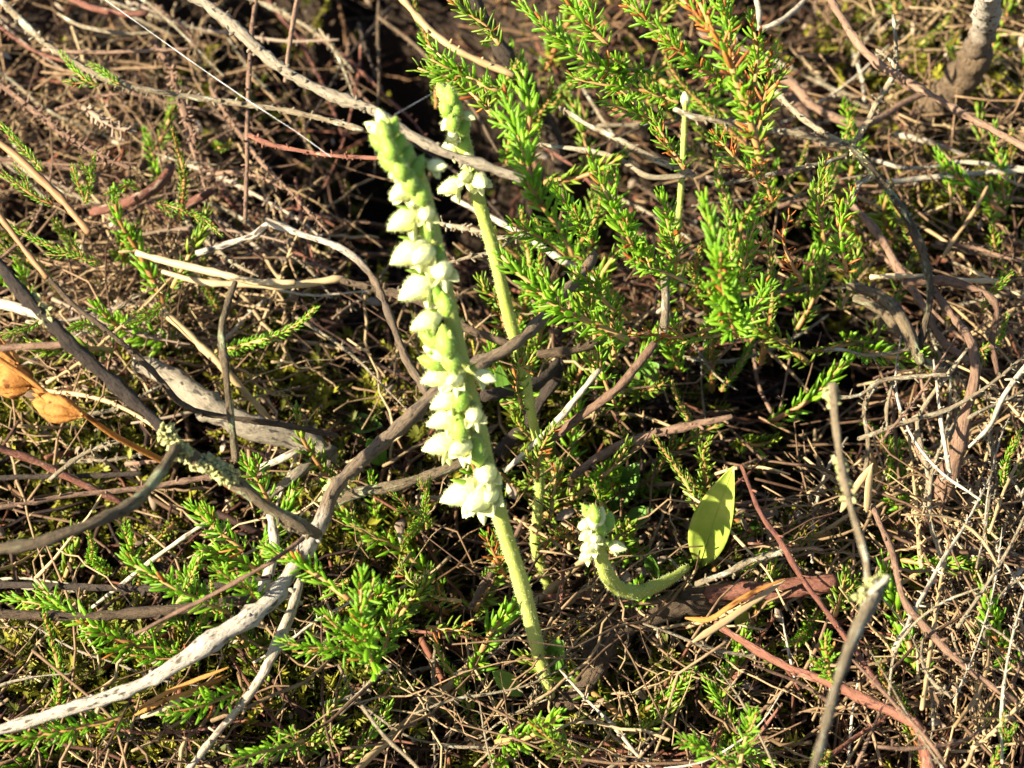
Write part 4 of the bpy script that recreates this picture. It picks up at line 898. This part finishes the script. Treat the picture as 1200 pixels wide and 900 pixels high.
def tangle(box, count, ang, spread, length, rad, mats, hh, spur=.5, curve=.25):
    x0, y0, x1, y1 = box; made = 0; tries = 0
    while made < count and tries < count * 12:
        tries += 1
        x, y = rng.uniform(x0, x1), rng.uniform(y0, y1); m = mats[rng.integers(len(mats))]; a = rng.normal(ang, spread); L = rng.uniform(*length)
        if 670 < x < 810 and 575 < y < 710: continue
        lb = f"{'long ' if L > (length[0] + length[1]) / 2 else 'short '}{NMC[m]} twig {lean(a)} {where(x, y)}"
        if lb in seen: continue
        seen.add(lb); made += 1; NT[0] += 1
        b = rng.normal(0, curve); pts = []
        for k in np.linspace(-.5, .5, 5):
            aa = math.radians(a + math.degrees(b) * k); 
            pts.append((x + math.cos(aa) * L * k, y - math.sin(aa) * L * k + rng.normal(0, L * .012)))
        h0 = rng.uniform(*hh); h1 = np.clip(h0 + rng.normal(0, 5), 2, hh[1] + 4)
        P3 = np.array([P(px, py, z) for (px, py), z in zip(pts, np.linspace(h0, h1, 5))])
        r = rng.uniform(*rad)
        wood('dead_twig', lb, m, P3, None, (r, r, r * .8, r * .55), 'twig', 'loose dead twigs in the tangle', spur=spur * rng.uniform(.3, 1.4), spl=.0007, step=.0016, sides=6, knob=.2, wob=.3)
tangle((0, 0, 420, 130), 15, -35, 25, (90, 260), (1.2, 2.9), ['pink', 'brown', 'pale', 'red', 'flakes'], (8, 26), 1.1)
tangle((0, 130, 330, 300), 24, -25, 35, (80, 220), (1.2, 2.9), ['pink', 'pale', 'flakes', 'red', 'pink'], (10, 28), 1.4)
tangle((300, 20, 560, 320), 13, -60, 30, (80, 230), (1.2, 2.9), ['brown', 'red', 'pink', 'dark'], (4, 18), .5)
tangle((0, 300, 450, 560), 26, 10, 35, (80, 220), (1.2, 2.9), ['pale', 'pink', 'bleached', 'tan', 'flakes'], (6, 22), .9)
tangle((0, 560, 420, 900), 24, 15, 35, (90, 250), (1.2, 2.9), ['pink', 'bleached', 'tan', 'red', 'grey'], (4, 18), .4)
tangle((420, 560, 820, 900), 26, 20, 50, (70, 200), (1.2, 2.9), ['pale', 'pink', 'red', 'tan', 'bleached'], (6, 18), .7)
tangle((560, 380, 900, 600), 19, 25, 35, (70, 200), (1.2, 2.9), ['pink', 'pale', 'red', 'brown', 'tan'], (4, 18), .7)
tangle((820, 560, 1060, 900), 28, 60, 50, (70, 190), (1.2, 2.9), ['pale', 'pink', 'bleached', 'red', 'tan'], (6, 22), .8)
tangle((1060, 430, 1210, 900), 52, 95, 28, (80, 240), (1.2, 2.9), ['pale', 'pale', 'bleached', 'pink', 'tan'], (8, 34), 1.0, .4)
tangle((880, 220, 1210, 440), 26, 0, 40, (80, 230), (1.2, 2.9), ['pink', 'pale', 'tan', 'brown', 'straw'], (6, 22), .6)
tangle((640, 100, 980, 340), 17, -35, 30, (80, 200), (1.2, 2.9), ['pink', 'pale', 'brown', 'red'], (6, 26), .6)
tangle((900, 0, 1210, 210), 19, 10, 45, (80, 210), (1.2, 2.9), ['pink', 'pale', 'tan', 'bleached'], (2, 14), .5)

# ------------------------------------------------------------------ low sprigs in the litter (copies of a few kinds)
protos = []
for k in range(4):
    q = np.random.default_rng(900 + k); Ls = (.011, .014, .009, .016)[k]
    c = spline(np.array(((0, 0, 0), (Ls * .25, 0, Ls * .45), (Ls * .4, Ls * .1, Ls * .75), (Ls * .45, Ls * .15, Ls))), .0008)
    mb = MB(); tube(mb, c, np.linspace(.0004, .0002, len(c)), 5, .08, .3, r=q); sm = mb.mesh('stem'); sm.materials.append(M['shoot'])
    lv = sprig_geo(c, .0026 if k < 3 else .0012, q, .0011 if k < 3 else .0004, 4, .0, .3)
    mm = []
    for lm in ('erica', 'dull'):
        mb = MB(); mb.inst(CHEAP, np.array([leafmat(d, f, ln) for p, d, f, ln, _ in lv]), np.array([x[0] for x in lv]), q.uniform(0, 1, len(lv))); me = mb.mesh('leaves'); me.materials.append(M[lm]); mm.append(me)
    protos.append((sm, mm))
def low_sprigs(box, count, hh, dull):
    made = tries = 0
    while made < count and tries < count * 12:
        tries += 1
        x, y = rng.uniform(box[0], box[2]), rng.uniform(box[1], box[3]); k = rng.integers(4); dl = rng.random() < dull; az = rng.uniform(0, 6.28)
        lb = f"{'dark' if dl else 'fresh'} {'feathery' if k == 3 else 'needle-leaved'} low sprig pointing {['right', 'away', 'left', 'toward the viewer'][int((az + .785) / 1.571) % 4]} {where(x, y)}"
        if lb in seen: continue
        if 590 < y and abs(x - (585 + (y - 600) * .28)) < 45: continue
        seen.add(lb); made += 1
        p = P(x, y, rng.uniform(*hh)); sm, mm = protos[k]
        o = bpy.data.objects.new('low_sprig', None); COL.objects.link(o); tag(o, lb, 'heather sprig', 'low heather sprigs in the litter')
        o.location = p; o.rotation_euler = (rng.normal(0, .3), rng.normal(.1, .4), az); s = rng.uniform(.7, 1.25); o.scale = (s, s, s)
        for nm, me in (('stem', sm), ('leaves', mm[1 if dl else 0])):
            ch = bpy.data.objects.new(nm, me); ch.parent = o; COL.objects.link(ch)
            if nm == 'leaves': ch['kind'] = 'stuff'
low_sprigs((0, 160, 260, 420), 18, (8, 26), .5)
low_sprigs((180, 580, 560, 900), 22, (4, 16), .35)
low_sprigs((0, 640, 200, 900), 7, (4, 14), .4)
low_sprigs((560, 300, 900, 480), 26, (10, 28), .55)
low_sprigs((540, 520, 800, 720), 22, (3, 12), .5)
low_sprigs((560, 820, 920, 900), 9, (4, 14), .4)
low_sprigs((820, 460, 1210, 900), 30, (4, 16), .6)
low_sprigs((880, 200, 1210, 440), 22, (6, 22), .6)
low_sprigs((500, 0, 900, 220), 22, (14, 40), .6)
low_sprigs((1030, 0, 1210, 120), 10, (4, 20), .6)

# ------------------------------------------------------------------ ground cover: moss, twig litter, needles, husks
def randrot(n, q, tilt=.4, zrot=True):
    az = q.uniform(0, 2 * math.pi, n); tx = q.normal(0, tilt, n); ty = q.normal(0, tilt, n)
    ca, sa = np.cos(az), np.sin(az); cx, sx = np.cos(tx), np.sin(tx); cy, sy = np.cos(ty), np.sin(ty); z = np.zeros(n); o = np.ones(n)
    A = np.stack((np.stack((ca, -sa, z), -1), np.stack((sa, ca, z), -1), np.stack((z, z, o), -1)), 1)
    B = np.stack((np.stack((o, z, z), -1), np.stack((z, cx, -sx), -1), np.stack((z, sx, cx), -1)), 1)
    C = np.stack((np.stack((cy, z, sy), -1), np.stack((z, o, z), -1), np.stack((-sy, z, cy), -1)), 1)
    return B @ C @ A
def scatter(n, dens, hh, q, box=(-350, -230, 1550, 1130)):
    out = []
    while sum(len(a) for a in out) < n:
        x = q.uniform(box[0], box[2], n); y = q.uniform(box[1], box[3], n)
        hol = np.zeros(n)
        for hx, hy, rx, ry, dp in HOLES: hol = np.maximum(hol, min(1, dp / 30) * np.exp(-(((x - hx) / rx) ** 2 + ((y - hy) / ry) ** 2) ** 2.5))
        k = q.random(n) < dens(x, y) * (1 - .75 * hol); x, y = x[k], y[k]
        if not len(x): continue
        d0 = (x - 600) / FPX; v = -(y - 450) / FPX; dz = -SP + v * CP; t = -CAM_H / dz
        p = np.stack((d0 * t, (CP + v * SP) * t, np.zeros(len(x))), -1); p[:, 2] = gz(p[:, 0], p[:, 1]) + q.uniform(hh[0], hh[1], len(x)) * .001
        out.append(p)
    return np.concatenate(out)[:n]
def blobs(lst, base=0.0):
    def f(x, y):
        d = np.full(len(x), base)
        for cx, cy, rx, ry, a in lst: d = np.maximum(d, a * np.exp(-((x - cx) / rx) ** 2 - ((y - cy) / ry) ** 2))
        return d
    return f
def twig_tpl(L, r, q, n=7, sides=5, spurs=3):
    mb = MB(); t = np.linspace(-.5, .5, n)[:, None]; b = q.normal(0, .5); b2 = q.normal(0, .12)
    c = np.hstack((t * L, b * L * (t ** 2 - .08) + q.normal(0, .02 * L * 7 / n, (n, 1)), b2 * L * t ** 2 + q.normal(0, .012 * L, (n, 1))))
    tube(mb, c, np.linspace(r, r * .55, n), sides, .15, .0, r=q)
    for _ in range(spurs):
        i = q.integers(1, n - 1); d = nrm(q.standard_normal(3) * np.array((.6, 1, .8))); l = q.uniform(.0005, .0014)
        tube(mb, np.array((c[i], c[i] + d * l)), np.array((r * .6, r * .4)), 3, .1, .2, r=q)
    return mb.arrays()
q = np.random.default_rng(31)
def litter(name, m, count, Ls, r, hh, dens, tilt, spurs=3, seed=1):
    q = np.random.default_rng(seed); mb = MB(); T = 8
    for k in range(T):
        tp = twig_tpl(q.uniform(*Ls), q.uniform(*r), q, n=9, sides=4, spurs=spurs); n = count // T
        p = scatter(n, dens, hh, q); mb.inst(tp, randrot(n, q, tilt) * q.uniform(.6, 1.2, n)[:, None, None], p, q.uniform(0, 1, n))
    o = build(name, mb, M[m], (0, 0, 0)); o['kind'] = 'stuff'; return o
allv = lambda x, y: np.full(len(x), 1.0)
litter('brown_twig_litter', 'litter', 4400, (.012, .032), (.00014, .0004), (0, 10), allv, .22, seed=41)
litter('red_twig_litter', 'redlitter', 2200, (.012, .03), (.00016, .00045), (0, 13), allv, .25, seed=42)
litter('pale_twig_litter', 'palelitter', 3000, (.01, .03), (.0001, .00028), (1, 22), blobs([(1150, 680, 190, 260, 1), (1150, 120, 160, 140, .9), (150, 250, 260, 260, .75), (700, 800, 300, 150, .5), (950, 800, 200, 160, .7)], .12), .3, 5, seed=43)
litter('fine_twig_tangle', 'tangle', 1150, (.016, .045), (.0001, .00026), (5, 24), blobs([(150, 180, 260, 170, 1), (120, 400, 220, 120, .7), (1050, 330, 200, 200, .9), (1130, 700, 130, 230, 1), (820, 830, 300, 110, .2), (1000, 80, 240, 100, .5)], .07), .3, 4, seed=44)
def small(name, m, tp, count, hh, dens, tilt, sc, seed):
    q = np.random.default_rng(seed); mb = MB(); p = scatter(count, dens, hh, q)
    mb.inst(tp, randrot(count, q, tilt) * q.uniform(sc[0], sc[1], count)[:, None, None], p, q.uniform(0, 1, count)); o = build(name, mb, M[m], (0, 0, 0)); o['kind'] = 'stuff'
ndl = needle_arrays(wid=.16, thick=.07, bend=.2, cheap=True); nv = ndl[0][:, [2, 1, 0]]; ndl = (nv, ndl[1], ndl[2], ndl[3], ndl[4])
small('fallen_needles', 'needles', ndl, 13000, (0, 10), allv, .4, (.002, .006), 51)
hk = MB(); blade(hk, np.zeros(3), np.array((1., 0, .2)), np.array((0, 0, 1.)), 1, .5, .3, .2, 4, 3, thick=.05)
small('dry_husks', 'flakes', hk.arrays(), 3500, (1, 16), blobs([(120, 200, 180, 120, 1), (120, 470, 220, 120, .9), (1150, 120, 150, 130, .8), (850, 700, 300, 200, .5)], .12), .8, (.0012, .003), 52)
ms = MB(); q = np.random.default_rng(61); c = np.array(((0, 0, 0), (.1, 0, .35), (.25, .05, .7), (.45, .05, .95)))
c = spline(c, .3); tube(ms, c, .025, 3, .05, r=q)
for i in range(26):
    k = q.uniform(.15, 1); pnt = np.array([np.interp(k, np.linspace(0, 1, len(c)), c[:, j]) for j in range(3)]); a = i * 2.4
    d = nrm((math.cos(a), math.sin(a), .9)); e = nrm(np.cross(d, (0, .2, 1))) * .036; ln = .24 * q.uniform(.7, 1.1)
    ms.add(np.array((pnt - e * .5, pnt + e * .5, pnt + d * ln * .5 + e * .9, pnt + d * ln * .5 - e * .9, pnt + d * ln)), [(3, 2, 4)], [(0, 1, 2, 3)], k * .5)
mossd = blobs([(80, 560, 170, 120, 1), (300, 450, 160, 80, .8), (430, 640, 120, 90, .9), (640, 490, 90, 80, 1), (200, 830, 260, 110, .9), (330, 110, 120, 120, .35), (1120, 150, 150, 120, 1), (1120, 280, 120, 90, .8), (960, 640, 130, 120, .5), (740, 860, 180, 80, .6), (560, 830, 120, 80, .5), (880, 480, 120, 80, .4), (1180, 640, 60, 120, .5), (430, 460, 100, 90, .7)], .04)
small('moss', 'moss', ms.arrays(), 7800, (0, 9), mossd, .6, (.0035, .0075), 62)
